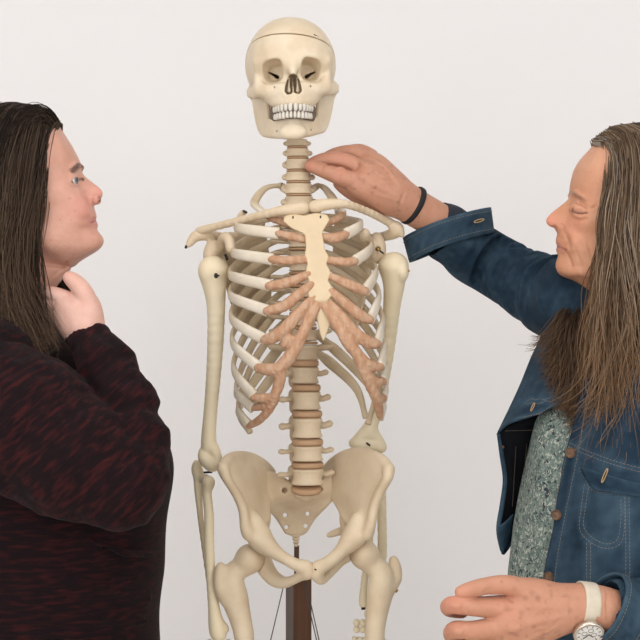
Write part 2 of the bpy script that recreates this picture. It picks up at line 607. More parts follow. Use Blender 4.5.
# ---------------------------------------------------------------- skull
def build_skull():
    f = Field(np.minimum(q(238, 146, 66), q(238, 146, -72)), np.maximum(q(343, 12, 66), q(343, 12, -72)), 0.0013, pad=0.02)
    e = lambda c, r, k=0.0, op='add', R=None: f.ell(q(*c), np.array([r[0], r[2], r[1]]) * U, k * U, op, R)
    cn = lambda pts, r, k=0.0, op='add': f.chain([q(*p) for p in pts], [x * U for x in r], k * U, op)
    e((290.5, 65, 8), (45.6, 46.5, 56))
    e((291, 60, -20), (40, 33, 34), 8)
    e((291, 48, -14), (36, 28, 38), 8)
    # brow, glabella
    cn([(260, 64, -36), (271, 59.5, -45), (284, 61, -50), (293, 63, -51), (302, 60, -50), (314, 58, -45), (325, 62, -36)],
       [3.2, 3.4, 3.8, 4.4, 3.8, 3.4, 3.2], 10)
    # maxilla + alveolar part
    e((292.5, 92, -30), (22, 20, 20), 6)
    e((293, 103, -36), (20.5, 8, 17), 4)
    # nasal bones
    cn([(292.5, 64, -51), (292.5, 70, -55), (293, 74, -58)], [5, 4.2, 3.0], 5)
    rows = [[(256.5, 85, -29), (264, 86.5, -39), (275, 86.5, -46), (285, 86, -50), (293, 84, -52), (301, 85, -50), (311, 85, -46), (321, 84.5, -39), (329, 82, -29)],
            [(251.5, 92.5, -20), (261, 93, -36), (274, 93, -45), (285, 92, -51), (293, 92, -53), (301, 91, -51), (312, 91, -45), (324, 90, -36), (333.5, 89, -20)],
            [(257, 96.5, -28), (265, 97.5, -36), (275, 98.5, -43), (285, 98.5, -50), (293, 98.5, -53), (301, 98, -50), (311, 97.5, -43), (320, 95.5, -36), (328, 93.5, -28)],
            [(271.5, 102, -30), (273, 103, -36), (278, 103, -43), (285, 102.5, -49.5), (293, 102, -53), (301, 102, -49.5), (308, 102, -43), (313, 102, -36), (314.5, 101, -30)]]
    G = patch(np.array([[q(*p) for p in r] for r in rows]), 9, 9)
    f.splat(G.reshape(-1, 3), 3.4 * U, 3 * U)
    # cheek bones and arches
    for pts in ([(270, 91, -40), (261, 91, -32), (252.5, 93.5, -12), (250.0, 95, 6), (252, 92, 18)],
                [(316, 88.5, -40), (325, 87.5, -32), (333.5, 89.5, -12), (336, 90.5, 6), (333.5, 87, 18)]):
        cn(pts, [6, 6, 3.6, 3.0, 5], 4)
    cn([(258.5, 62, -36), (256.5, 74, -32), (259, 87, -34)], [4, 3.4, 4.5], 5)
    cn([(326.5, 60, -36), (328.5, 72, -32), (326, 84, -34)], [4, 3.4, 4.5], 5)
    # mastoids
    cn([(256, 92, 22), (259, 106, 20)], [8, 4.5], 5)
    cn([(330, 90, 22), (328, 103, 20)], [8, 4.5], 5)
    # skull base
    e((292, 92, 8), (33, 12, 34), 6)
    # cranial cavity
    e((290.5, 60, 16), (38, 37, 40), 0, 'sub')
    # temporal hollow
    e((242, 76, -30), (8, 17, 18), 8, 'sub')
    e((342, 73, -30), (8, 17, 18), 8, 'sub')
    # space between cheek bone and jaw
    e((259, 110, -30), (9, 12, 30), 3, 'sub')
    e((327, 107, -30), (9, 12, 30), 3, 'sub')
    X = f.ax[0][:, None, None]; Y = f.ax[1][None, :, None]; Z = f.ax[2][None, None, :]
    sc = FPX / (CAM_D + Y)
    px = 320 + X * sc
    py = 320 - (Z - CAM_Z) * sc
    dd = Y / U + 0 * px
    # orbits: rounded squares narrowing to the back, drooping outwards
    full = [np.broadcast_to(v_, f.A.shape) for v_ in (px, py, dd)]
    for cx, cy, s in ((270.4, 71.6, 1), (313.4, 70, -1)):
        bx = f.reg(np.minimum(q(cx - 24, cy + 24, -72), q(cx - 24, cy + 24, -15)), np.maximum(q(cx + 24, cy - 24, -72), q(cx + 24, cy - 24, -15)))[0]
        px, py, dd = [v_[bx] for v_ in full]
        t = np.clip((dd + 52) / 30.0, -0.5, 1.0)
        ax_ = 12.0 - 6.0 * np.maximum(t, 0) ** 1.6 - 1.5 * np.minimum(t, 0)
        by_ = 12.2 - 6.0 * np.maximum(t, 0) ** 1.6 - 1.5 * np.minimum(t, 0)
        u = (px - cx - 6.5 * s * t) * s
        v = (py - cy - 2.0 * t) + 0.20 * u
        mm = ((np.abs(u) / ax_) ** 3 + (np.abs(v) / by_) ** 3) ** (1 / 3.0)
        dist = np.maximum((mm - 1) * 8.5, (dd + 24)) * U
        f.put(bx, dist, 2.2 * U, 'sub')
        for i, (fx, fy, fr) in enumerate(((-1.5, 1.0, 1.0), (0.7, 1.9, 1.1), (2.8, 2.9, 1.3), (5.0, 4.3, 1.6), (7.0, 5.6, 1.9))):
            yy = cy + fy + (1.2 if s < 0 else 0)
            f.cone(q(cx + fx * s, yy, -30), q(cx + fx * s, yy, -8), fr * U, fr * U, 0, 'sub')
        f.cone(q(cx + (4.0 if s > 0 else -1.5), 88.8 if s > 0 else 86.8, -62), q(cx + 4 * s, 86, -36), 1.0 * U, 1.0 * U, 0, 'sub')
    # nasal aperture, pear shape
    pl = [(293, 73.5), (296.5, 75), (299.3, 80), (301.2, 86.5), (302, 91), (299.5, 94), (296, 93.7), (293.5, 92), (290.5, 94.2), (287, 94.7), (284.6, 91.5),
          (285.1, 86.5), (287.2, 80), (289.5, 75)]
    bx = f.reg(q(275, 104, -72), q(311, 66, -12))[0]
    px, py, dd = [v_[bx] for v_ in full]
    d2 = poly_sdf(px, py, pl)
    f.put(bx, np.maximum(d2, np.maximum(dd + 20, -75 - dd)) * U, 0.8 * U, 'sub')
    px, py, dd = full
    # septum and conchae
    f.chain([q(292.6, 74, -42), q(293.2, 94, -46)], [0.7 * U, 1.0 * U])
    for x in (288.7, 297.6):
        f.chain([q(x + (293 - x) * 0.25, 77, -40), q(x, 85, -42), q(x + 0.2, 91, -42)], [0.8 * U, 1.2 * U, 1.9 * U])
    f.blur(1)
    # cutting plane of the cap, in photo pixels
    plane = (py - (33.2 + 0.40 * (dd + 52) + 0.05 * (px - 291))) * U     # >0 below the cut
    low = np.maximum(f.A, 0.6 * U - plane)
    cap = np.maximum(f.A, plane + 0.6 * U)
    return f.mesh(low.astype(np.float32)), f.mesh(cap.astype(np.float32))


(lowV, lowF), (capV, capF) = build_skull()
skull = mobj('skull', lowV, lowF, M_SKULL, SKL)
tag(skull, 'cream skull facing forward')
mobj('skull_cap', capV, capF, M_SKULL, skull)
V, Fq = tube([q(289.5, 21, 6), q(289.5, 17.6, 6)], 1.9 * U, 10)
mobj('cap_screw', V, Fq, M_DARK, skull)
for a, b in (((313.8, 34.6, -43), (318.5, 37.2, -39)),):
    V, Fq = tube([q(*a), q(*b)], 0.8 * U, 6)
    mobj('cap_hook', V, Fq, M_DARK, skull)


def build_mandible():
    f = Field(np.minimum(q(248, 146, 26), q(248, 146, -62)), np.maximum(q(340, 94, 26), q(340, 94, -62)), 0.0012, pad=0.012)
    lowc = [(255, 100, 4), (258.5, 121, 2), (262.5, 132, -2), (268, 134.6, -18), (279, 135.6, -36), (293, 135, -45.5), (306.5, 134, -36), (317.5, 131.2, -18),
            (323.5, 128.5, -2), (327.5, 117.5, 2), (331.5, 97.5, 4)]
    upc = [(266.5, 98, -12), (267.5, 112, -14), (268.5, 121, -14), (271.5, 121.6, -24), (280, 120.6, -35), (293, 119.5, -43.5), (305.5, 119.2, -35), (314, 119.3, -24),
           (317.5, 118, -14), (318.5, 110, -14), (319.5, 95.5, -12)]
    G = patch(np.array([[q(*p) for p in upc], [0.5 * (q(*a) + q(*b)) + np.array([0, 0.0015, 0]) for a, b in zip(upc, lowc)], [q(*p) for p in lowc]]), 16, 14)
    f.splat(G.reshape(-1, 3), 3.3 * U)
    f.ell(q(293, 131.5, -44), np.array([12, 4.0, 5.5]) * U, 7 * U)
    f.chain([q(258, 110, 4), q(256.8, 103, 7), (q(256.5, 99.5, 8))], [3 * U, 2.6 * U, 3.6 * U], 2 * U)
    f.chain([q(329, 108, 4), q(330.8, 100, 7), (q(331, 96, 8))], [3 * U, 2.6 * U, 3.6 * U], 2 * U)
    for a in ((277, 131.3), (311, 130)):
        f.cone(q(a[0], a[1], -55), q(a[0], a[1], -30), 0.9 * U, 0.9 * U, 0, 'sub')
    f.blur(1)
    return f.mesh()


V, Fq = build_mandible()
mobj('mandible', V, Fq, M_SKULL, skull)


def tooth_mesh():
    n, rows = 8, [(-1.0, 0.62), (-0.6, 0.86), (0.0, 1.0), (0.6, 1.0), (0.92, 0.86), (1.0, 0.6)]
    V = []
    for z, s in rows:
        for a in np.linspace(0, 2 * np.pi, n, endpoint=False) + np.pi / n:
            c, s_ = math.cos(a), math.sin(a)
            V.append((np.sign(c) * abs(c) ** 0.55 * s, np.sign(s_) * abs(s_) ** 0.55 * s, z))
    Fq = grid_faces(len(rows), n, True)
    V = np.array(V)
    V = np.vstack([V, [0, 0, -1.0], [0, 0, 1.05]])
    a, b = len(V) - 2, len(V) - 1
    k = (len(rows) - 1) * n
    T = np.array([(a, (j + 1) % n, j) for j in range(n)] + [(b, k + j, k + (j + 1) % n) for j in range(n)])
    return raw_mesh('tooth', V, [Fq, T], True, M_TOOTH)


TM = tooth_mesh()
skl_base = np.array(SKL.location)


def place(me, name, loc, scale, parent, rot=(0, 0, 0)):
    o = bpy.data.objects.new(name, me)
    link(o, parent)
    o.location = np.asarray(loc) - skl_base
    o.scale = scale
    o.rotation_euler = rot
    return o


def teeth(row):
    # arch in plan: half ellipse
    n = 12
    top = row == 'upper'
    W = [2.35, 2.1, 2.1, 1.95, 2.2, 2.3] if top else [1.75, 1.85, 2.0, 2.0, 2.2, 2.3]
    H = [3.9, 3.5, 3.8, 3.3, 3.1, 3.0] if top else [3.5, 3.5, 3.7, 3.4, 3.2, 3.1]
    for s in (-1, 1):
        arc = 0.0
        for i in range(6):
            arc += W[i]
            # walk along ellipse a=22 (x), b=34 (depth)
            t, acc = 0.0, 0.0
            while acc < arc * 1.06:
                t += 0.01
                acc += 0.01 * math.hypot(21.5 * math.cos(t), 34 * math.sin(t))
            x = 293 + s * 21.5 * math.sin(t)
            d = -55.5 + 34 * (1 - math.cos(t)) + (0 if top else 1.2)
            drop = (x - 293) ** 2 / 21.5 ** 2 * (4.2 if s < 0 else 2.6)
            yb = (107.0 if top else 114.4) + drop
            ang = math.atan2(34 * math.sin(t), 21.5 * math.cos(t))
            place(TM, 'tooth', q(x, yb, d), (W[i] * U * 0.90, 2.2 * U, H[i] * U * 0.93 * (-1 if not top else 1)), skull, (0.0, 0, s * ang))
            arc += W[i]


teeth('upper')
teeth('lower')
# dark strip behind the teeth, coloured as the shade in their gaps
pts = []
for t in np.linspace(-1.4, 1.4, 28):
    pts.append(q(293 + (19.8 + 2.6 * math.sin(t) ** 6) * math.sin(t), 110.6 + 3.4 * math.sin(t) ** 2, -53 + 33 * (1 - math.cos(t))))
V, Fq = sweep(np.array(pts), 7.6 * U, 1.3 * U, (0, 0, 1), 8)
mobj('tooth_gap_shade', V, Fq, M_GAP_SHADE, skull)


# ---------------------------------------------------------------- vertebrae (unit: 1 = half body width)
def vertebra(kind):
    f = Field((-2.6, -1.6, -1.6), (2.6, 4.2, 1.3), 0.075, pad=0.25)
    # body
    for z in np.linspace(-0.55, 0.55, 9) * (1.14 if kind == 'cervical' else 1.0):
        w = (0.86 if kind != 'cervical' else 0.93) + (0.14 if kind != 'cervical' else 0.06) * (abs(z) / 0.55) ** 2
        f.ell((0, 0, z), (w, 0.78 * w, 0.16), 0.06)
    if kind == 'cervical':
        for s in (-1, 1):
            f.ell((1.0 * s, 0.75, 0.05), (0.30, 0.40, 0.50), 0.1)
            f.ell((1.02 * s, 0.2, -0.2), (0.22, 0.22, 0.30), 0.1)
            f.chain([(1.05 * s, 1.1, 0.1), (0, 1.9, -0.2)], [0.28, 0.22], 0.1)
        f.chain([(0, 1.8, -0.2), (0, 2.6, -0.6)], [0.22, 0.2], 0.1)
    elif kind == 'thoracic':
        for s in (-1, 1):
            f.chain([(0.6 * s, 0.6, 0.35), (0.75 * s, 1.5, 0.35), (1.9 * s, 2.0, 0.5)], [0.28, 0.3, 0.33], 0.1)
            f.chain([(0.7 * s, 1.5, 0.3), (0, 2.0, 0.0)], [0.3, 0.25], 0.1)
        f.chain([(0, 1.9, 0.0), (0, 3.2, -1.1)], [0.25, 0.2], 0.1)
    else:
        for s in (-1, 1):
            f.chain([(0.6 * s, 0.5, 0.3), (0.75 * s, 1.1, 0.3), (0.8 * s, 1.6, 0.1)], [0.28, 0.32, 0.3], 0.1)
            f.chain([(0.7 * s, 0.9, 0.1), (1.15 * s, 0.85, 0.05), (1.52 * s, 0.95, 0.12 + 0.08 * s)], [0.26, 0.2, 0.25], 0.1)
            f.chain([(0.75 * s, 1.4, 0.5), (0.7 * s, 1.7, -0.8)], [0.3, 0.26], 0.1)
            f.chain([(0.7 * s, 1.5, 0.2), (0, 2.0, 0.0)], [0.28, 0.25], 0.1)
        for z in (0.15, -0.05, -0.25):
            f.chain([(0, 1.9, z), (0, 2.9, z - 0.15)], [0.2, 0.22], 0.1)
    f.cone((0, 1.15, -2), (0, 1.15, 2), 0.42, 0.42, 0.1, 'sub')
    f.blur(1)
    V, Fq = f.mesh()
    return raw_mesh('vertebra', V, Fq, True, M_BONE)


VM = {k: vertebra(k) for k in ('cervical', 'thoracic', 'lumbar')}
a = np.linspace(0, 2 * np.pi, 24, endpoint=False)
dv = []
for z, r_ in ((-1, 0.9), (-0.5, 1.0), (0.5, 1.0), (1, 0.9)):
    dv += [(r_ * math.cos(t), 0.8 * r_ * math.sin(t), z) for t in a]
dv += [(0, 0, -1), (0, 0, 1)]
df = [grid_faces(4, 24, True), np.array([(96, (j + 1) % 24, j) for j in range(24)] + [(97, 72 + j, 72 + (j + 1) % 24) for j in range(24)])]
DM = raw_mesh('disc', np.array(dv), df, True, M_DISC)


def spine_stack(levels, kind):
    """levels: list of (py_top, py_bottom, px, half width px, depth m)"""
    for (t, b, x, w, d, yaw) in levels:
        hz = 0.5 * (b - t) * U
        c = P(x, 0.5 * (t + b), d)
        place(VM[kind], 'vertebra', c, (w * U, w * U, hz / 0.78), SKL, (0, 0, yaw))


cerv = [138.5, 147.6, 158, 171, 182.5, 195.5, 208]
for i in range(6):
    spine_stack([(cerv[i] + 0.7, cerv[i + 1] - 0.9, 297.0 + 0.4 * i, 11.0 + 0.7 * i, 0.018 - 0.002 * i, 0)], 'cervical')
    if i:
        place(DM, 'disc', P(297 + 0.4 * i, cerv[i], 0.017 - 0.002 * i), ((11.0 + 0.7 * i) * U * 0.9, (11.0 + 0.7 * i) * U*0.96, 1.0 * U), SKL)
thor = list(np.concatenate([[208], 208 + np.cumsum(np.linspace(9.6, 15.4, 11)) * (135 / np.linspace(9.6, 15.4, 11).sum()), [363]]))
THX = lambda y: 299.0 + (y - 208) * (304.5 - 299.0) / (363 - 208)
THD = lambda y: 0.012 + 0.048 * math.sin(math.pi * (y - 200) / 190) if y < 390 else 0.012
for i in range(12):
    t, b = thor[i], thor[i + 1]
    w = 11.5 + 0.35 * i
    y = 0.5 * (t + b)
    spine_stack([(t + 1.0, b - 1.0, THX(y), w, THD(y), 0.12)], 'thoracic')
    place(DM, 'disc', P(THX(t), t, THD(t) - 0.001), (w * U * 0.95, w * U, 1.5 * U), SKL, (0, 0, 0.12))
lumb = [363, 387.4, 413.6, 441.8, 464.5, 488.5]
LX = [304.8, 306.2, 307.2, 307.6, 307.4]
LD = [0.012, 0.004, -0.002, -0.002, 0.006]
for i in range(5):
    w = 14.7 + 0.55 * i
    spine_stack([(lumb[i] + 2.4, lumb[i + 1] - 2.2, LX[i], w, LD[i], 0.1)], 'lumbar')
    place(DM, 'disc', P(LX[i], lumb[i] + 0.3, LD[i] - 0.001), (w * U * 0.96, w * U * 0.96, 3.3 * U), SKL, (0, 0, 0.1))
place(DM, 'disc', P(306.3, 489.0, 0.012), (15.5 * U, 15.5 * U, 3.6 * U), SKL, (0.25, 0, 0.1))


# ---------------------------------------------------------------- ribs
LEFT = {  # lateral extreme, front junction (photo px), junction depth m
    1: ((254.5, 203), (268, 217), -0.035), 2: ((236, 227), (279, 233.5), -0.075), 3: ((232.5, 252), (273, 259.5), -0.09),
    4: ((230, 274), (270, 285.5), -0.10), 5: ((230, 294), (268, 311), -0.105), 6: ((231, 316), (265.5, 340), -0.105),
    7: ((232, 339), (259.5, 368), -0.10), 8: ((233.5, 366), (254, 396), -0.085), 9: ((236, 390), (253, 408), -0.07),
    10: ((238, 408), (248.5, 425), -0.05), 11: ((239, 412), (250, 432), -0.02), 12: ((256, 398), (252, 402), 0.045)}
RIGHT = {
    1: ((333, 199), (344, 214), -0.035), 2: ((361, 224), (346, 234), -0.075), 3: ((371, 247), (355, 261), -0.09),
    4: ((376, 270), (365, 291), -0.10), 5: ((379, 294), (370, 320), -0.105), 6: ((382.5, 318), (377.5, 344), -0.105),
    7: ((384.5, 343), (381, 366), -0.10), 8: ((386, 366), (383, 380), -0.085), 9: ((386, 388), (384, 397), -0.07),
    10: ((384, 404), (380, 417), -0.05), 11: ((374, 396), (368, 424), -0.005), 12: ((356, 388), (366, 418), 0.04)}
HEAD_Y = [204, 213, 223, 234.5, 246.5, 259, 272, 285.5, 299.5, 314, 329, 346]


def rib(i, side, lat, jun, dj):
    hy = HEAD_Y[i - 1] + 3
    sx = THX(hy)
    s = -1 if side == 'L' else 1
    hd = THD(hy)
    lx, ly = lat
    jx, jy = jun
    W = lx - sx
    H = ly - hy
    if i == 1:
        C = [P(sx + 9 * s, 186 + 6, hd + 0.01), P(sx + 20 * s, 186, hd + 0.03), P(sx + 0.78 * W, 189, hd + 0.02), P(lx, ly, -0.002),
             P(0.5 * (lx + jx) - 1.0 * s, 0.5 * (ly + jy) + 1, -0.03), P(jx, jy, dj)]
    elif i == 12:
        C = [P(sx + 9 * s, hy, hd + 0.012), P(sx + 0.5 * W, hy + 0.35 * H, hd + 0.045), P(lx, ly, 0.055), P(jx, jy, dj)]
    elif i == 11:
        C = [P(sx + 9 * s, hy, hd + 0.012), P(sx + 0.42 * W, hy + 0.25 * H, hd + 0.045), P(sx + 0.8 * W, hy + 0.66 * H, 0.05), P(lx, ly, 0.015), P(jx, jy, dj)]
    else:
        C = [P(sx + 9 * s, hy, hd + 0.012), P(sx + 0.36 * W, hy + 0.10 * H, hd + 0.048), P(sx + 0.70 * W, hy + 0.42 * H, 0.078),
             P(sx + 0.93 * W, hy + 0.78 * H, 0.035), P(lx, ly, -0.015),
             P(lx + 0.22 * (jx - lx), ly + 0.38 * (jy - ly), 0.35 * -0.015 + 0.65 * dj), P(jx, jy, dj)]
    C = crom(C, 9)
    n = len(C)
    t = np.linspace(0, 1, n)
    cx = P(304, 300, 0)[0]
    out = np.stack([C[:, 0] - cx, C[:, 1] - 0.01, np.zeros(n)], 1)
    out /= np.linalg.norm(out, axis=1, keepdims=True)
    T = np.gradient(C, axis=0)
    up = np.cross(out, T)
    up *= np.sign(up[:, 2:3]) + 1e-9
    up /= np.linalg.norm(up, axis=1, keepdims=True)
    h = np.interp(t, [0, 0.08, 0.3, 0.75, 1], [3.4, 2.9, 4.6, 5.0, 5.9]) * U
    th = np.interp(t, [0, 0.1, 0.5, 0.9, 1], [3.0, 2.4, 2.3, 2.6, 3.2]) * U
    if i == 1:
        h, th = np.full(n, 2.4 * U), np.full(n, 4.4 * U)
    if i >= 11:
        h = h * np.interp(t, [0, 0.25, 0.75, 1], [1, 1.35, 1.1, 0.5])
    V, Fg = sweep(C, h, th, up, 10, 2.6)
    w = np.clip((t - 0.62) / 0.2, 0, 1) if i < 11 else t * 0
    w = np.append(np.repeat(w, 10), [w[0], w[-1]])[:, None]
    col = np.array([0.64, 0.53, 0.37]) * (1 - w) + np.array([0.74, 0.67, 0.555]) * w
    return mobj('rib', V, Fg, M_RIB, SKL, col=col)


for i in range(1, 13):
    rib(i, 'L', *LEFT[i])
    rib(i, 'R', *RIGHT[i])


# ---------------------------------------------------------------- costal cartilage
def cart(chains, name='costal_cartilage', h=0.0013):
    allp = np.array([P(*p[:3]) for c in chains for p in c])
    f = Field(allp.min(0) - 0.016, allp.max(0) + 0.016, h, pad=0.008)
    for c in chains:
        pts = crom([list(P(*p[:3])) + [p[3] * U * (0.9 if i_ else 0.74)] for i_, p in enumerate(c)], 5)
        f.chain(list(pts[:, :3]), list(pts[:, 3]), 0.003, inner=0.002)
    f.blur(1)
    V, Fq = f.mesh()
    n = vnoise(V, 130, 3)
    V = V + (np.stack([n, vnoise(V, 140, 4), vnoise(V, 120, 5)], 1)) * 0.00035
    return tag(mobj(name, V, Fq, M_CART, SKL), 'reddish-brown rib cartilage')


for c in ([(268, 217, -.036, 3.6), (277, 220, -.052, 4), (290, 224, -.066, 4)],
          [(278, 233.5, -.076, 4.6), (290, 236, -.084, 4.3), (307, 240, -.085, 4)],
          [(272, 259.5, -.091, 5.2), (288, 260.5, -.098, 4.6), (309, 259, -.096, 4.2)],
          [(269, 286, -.101, 5.6), (288, 282.5, -.107, 5.2), (309, 274, -.103, 4.3)],
          [(267, 311, -.106, 5.8), (284, 306, -.113, 5.6), (298, 295, -.113, 5.2), (311, 285, -.108, 4.6)],
          [(344, 214, -.036, 3.6), (338, 218, -.052, 4.2), (325, 224, -.066, 4)],
          [(346, 234, -.076, 4.8), (336, 238, -.084, 5.2), (323, 237, -.085, 4.2)],
          [(355, 261, -.091, 5.2), (345, 262, -.097, 4.6), (327, 260, -.096, 4)],
          [(365, 291, -.101, 5.8), (352, 286, -.106, 5.2), (330, 276, -.103, 4)],
          [(370, 320, -.106, 5.6), (358, 314, -.112, 6.0), (345, 303, -.114, 5.2), (331, 291, -.109, 4.2)]):
    cart([c])
cart([[(264.5, 340, -.106, 6.0), (274, 337, -.115, 6.2), (285, 329, -.120, 6.6), (298, 314, -.118, 6.0), (314, 298, -.110, 4.6)],
      [(258.5, 368, -.101, 6.0), (268, 369.5, -.109, 6.2), (279, 368, -.115, 6.6), (291, 355, -.119, 6.8), (302, 335, -.120, 6.0), (310, 318, -.116, 5.2), (319, 303, -.110, 4.2)],
      [(284, 345, -.118, 4.5), (290, 338, -.119, 4.5)],
      [(253.5, 398, -.086, 4.6), (263, 398, -.093, 4.8), (273, 397, -.10, 5.0), (279, 384, -.108, 5.6), (281, 372, -.113, 6)],
      [(253.5, 408, -.071, 4.2), (264, 405, -.084, 4.5), (273, 400, -.097, 4.6)],
      [(248.5, 426, -.051, 4.0), (258, 421, -.066, 4.2), (268, 411, -.085, 4.4), (275, 399, -.098, 4.8)]])
cart([[(377.5, 344, -.106, 6.0), (368, 342, -.113, 6.2), (355, 333, -.119, 6.4), (343, 318, -.118, 5.2), (330, 303, -.110, 4.0)],
      [(381, 367, -.100, 5), (372, 366, -.108, 5.4), (363, 360, -.115, 5.5), (350, 345, -.120, 6.4), (338, 326, -.118, 5.6), (328, 311, -.113, 4.6), (321, 301, -.109, 4)],
      [(383, 381, -.086, 5.0), (376, 382, -.097, 5.2), (368, 376, -.106, 5.6), (358, 358, -.115, 6)],
      [(384, 398, -.071, 4.4), (378, 398, -.085, 5.0), (372, 388, -.098, 5.4), (364, 370, -.110, 5.6)],
      [(380, 417, -.051, 4.0), (379, 410, -.066, 4.4), (376, 398, -.086, 5.0), (370, 384, -.10, 5.2)]])


# ---------------------------------------------------------------- sternum
def sternum():
    f = Field(P(276, 346, -0.14), P(336, 206, -0.05), 0.0012)
    f.A = f.A  # full evaluation
    X = f.ax[0][:, None, None]; Y = f.ax[1][None, :, None]; Z = f.ax[2][None, None, :]
    polys = [[(284, 216), (292, 212.5), (304, 215), (316, 212), (327, 214), (330, 219), (326, 226), (322, 233), (304, 234), (291, 228), (283, 221)],
             [(304.5, 233), (322, 232), (323.5, 240), (325, 250), (329, 257), (326.5, 264), (331, 273), (328, 281), (333.5, 289), (331, 297), (326, 302),
              (317, 302), (309, 298), (307, 289), (309, 281), (305.5, 273), (307.5, 264), (304.5, 256), (306, 247)],
             [(318, 300), (328, 300), (329, 312), (331, 322), (326, 336), (323.5, 342), (320, 334), (316.5, 318)]]
    out = None
    for pl, w in zip(polys, (4.2, 3.8, 2.2)):
        y0 = -0.09
        pz = [(P(a, b, y0)[0], P(a, b, y0)[2]) for a, b in pl]
        d2 = poly_sdf(X[:, 0, :], Z[0, 0, :][None, :] + 0 * X[:, 0, :], pz)[:, None, :]
        mid = np.interp(Z, [P(0, 342, y0)[2], P(0, 300, y0)[2], P(0, 235, y0)[2], P(0, 212, y0)[2]], [-0.108, -0.111, -0.088, -0.070])
        d = np.maximum(d2 + 0.8 * U, np.abs(Y - mid) - (w - 0.8) * U) - 0.8 * U
        if out is None:
            out = d
        else:
            k = 2.0 * U
            t = np.clip(0.5 + 0.5 * (d - out) / k, 0, 1)
            out = d * (1 - t) + out * t - k * t * (1 - t)
    f.A = out.astype(np.float32)
    f.blur(2)
    return f.mesh()


V, Fq = sternum()
st = mobj('sternum', V, Fq, M_STERN, SKL)
for x, y in ((293, 217.5), (320.5, 217)):
    V, Fq = tube([P(x, y - 1.2, -0.080), P(x, y + 1.2, -0.081)], 0.8 * U, 6)
    mobj('sternum_pin', V, Fq, M_DARK, st)


# ---------------------------------------------------------------- shoulder girdle
def bone(name, chains, material, h=0.0014, splats=(), subs=(), ells=(), k=0.004, blur=1, label=None):
    """chains of (px,py,depth m,r px)"""
    allp = [P(*p[:3]) for c in chains for p in c]
    for G, r in splats:
        allp += list(G.reshape(-1, 3))
    for c, r in ells:
        allp += [P(*c) - np.max(r) * U, P(*c) + np.max(r) * U]
    allp = np.array(allp)
    f = Field(allp.min(0) - 0.03, allp.max(0) + 0.03, h, pad=0.01)
    for G, r in splats:
        f.splat(G.reshape(-1, 3), r, k)
    for c in chains:
        pts = crom([list(P(*p[:3])) + [p[3] * U] for p in c], 4)
        f.chain(list(pts[:, :3]), list(np.maximum(pts[:, 3], 0.4 * U)), k, inner=0.003)
    for c, r in ells:
        f.ell(P(*c), np.array(r) * U, k)
    for c in subs:
        f.chain([P(*p[:3]) for p in c], [p[3] * U for p in c], 0.001, 'sub')
    f.blur(blur)
    V, Fq = f.mesh()
    o = mobj(name, V, Fq, material, SKL)
    if label:
        o['label'] = label
    return o


bone('clavicle', [[(303, 208, -.070, 6.2), (292, 209, -.075, 5.2), (274, 212, -.066, 4.2), (244, 219.5, -.03, 3.8), (214, 227, .005, 3.8), (199, 231, .02, 4.0)]], M_BONE)
bone('clavicle', [[(314.5, 206.5, -.070, 6.0), (326, 204.5, -.075, 5.2), (345, 204, -.066, 4.0), (366, 211, -.03, 3.6), (383, 219, .0, 3.8), (391, 223, .012, 4.2)]], M_BONE)


def scapula(mir):
    if not mir:
        ctrl = [[P(222, 246, .045), P(232, 240, .072), P(248, 222, .095), P(262, 213, .105)],
                [P(220, 262, .045), P(233, 262, .075), P(250, 258, .10), P(268, 255, .112)],
                [P(228, 290, .058), P(238, 294, .082), P(254, 296, .105), P(270, 296, .114)],
                [P(240, 330, .075), P(246, 333, .09), P(255, 335, .103), P(264, 334, .110)]]
        G = patch(np.array(ctrl), 10, 12)
        o = bone('scapula', [[(216, 252, .035, 7), (222, 256, .045, 7.5)],
                             [(190, 243, .022, 3.2), (196, 236, .022, 5.0), (207, 235, .03, 5.2), (222, 237, .06, 4.5), (240, 236, .092, 4), (258, 238, .112, 3.5)],
                             [(187.5, 246.5, .018, 1.6), (191, 241, .02, 3.0)],
                             [(219, 250, .03, 5), (224, 238, .0, 5), (229, 240, -.018, 4.6), (230.5, 249, -.022, 4.4)],
                             [(213, 246, .028, 7), (211, 256, .03, 7.5), (214, 262, .034, 6)],
                             [(244, 212, .09, 2.6), (240, 217, .085, 3.2)]], M_BONE, splats=[(G, 2.0 * U)])
    else:
        ctrl = [[P(368, 244, .045), P(360, 238, .072), P(346, 220, .095), P(336, 212, .105)],
                [P(371, 262, .045), P(362, 262, .075), P(346, 257, .10), P(334, 254, .112)],
                [P(366, 292, .058), P(358, 295, .082), P(345, 296, .105), P(335, 296, .114)],
                [P(356, 330, .075), P(351, 333, .09), P(344, 335, .103), P(338, 334, .110)]]
        G = patch(np.array(ctrl), 10, 12)
        o = bone('scapula', [[(374, 252, .035, 7), (370, 256, .045, 7.5)],
                             [(402, 235, .012, 2.6), (397, 228.5, .014, 6.0), (394, 233, .02, 5.5), (381, 237, .05, 4.4), (366, 238, .085, 4), (350, 236, .108, 3.5)],
                             [(390, 223.5, .012, 4.0), (396, 227, .012, 5)],
                             [(372, 250, .03, 5), (367, 240, .0, 5), (364, 236.5, -.016, 5.2), (365, 233, -.022, 4.6)],
                             [(376.5, 238, .024, 6), (378, 248, .024, 7.6), (377, 257, .03, 7)]], M_BONE, splats=[(G, 2.0 * U)],
                 subs=[[(378, 249, -.01, 2.2), (378, 249, .03, 2.2)]])
    return o


scapula(False)
scapula(True)


def screw(a, b, r, m=M_DARK, name='screw', ns=8):
    V, Fq = tube([P(*a), P(*b)], r * U, ns)
    return mobj(name, V, Fq, m, SKL)


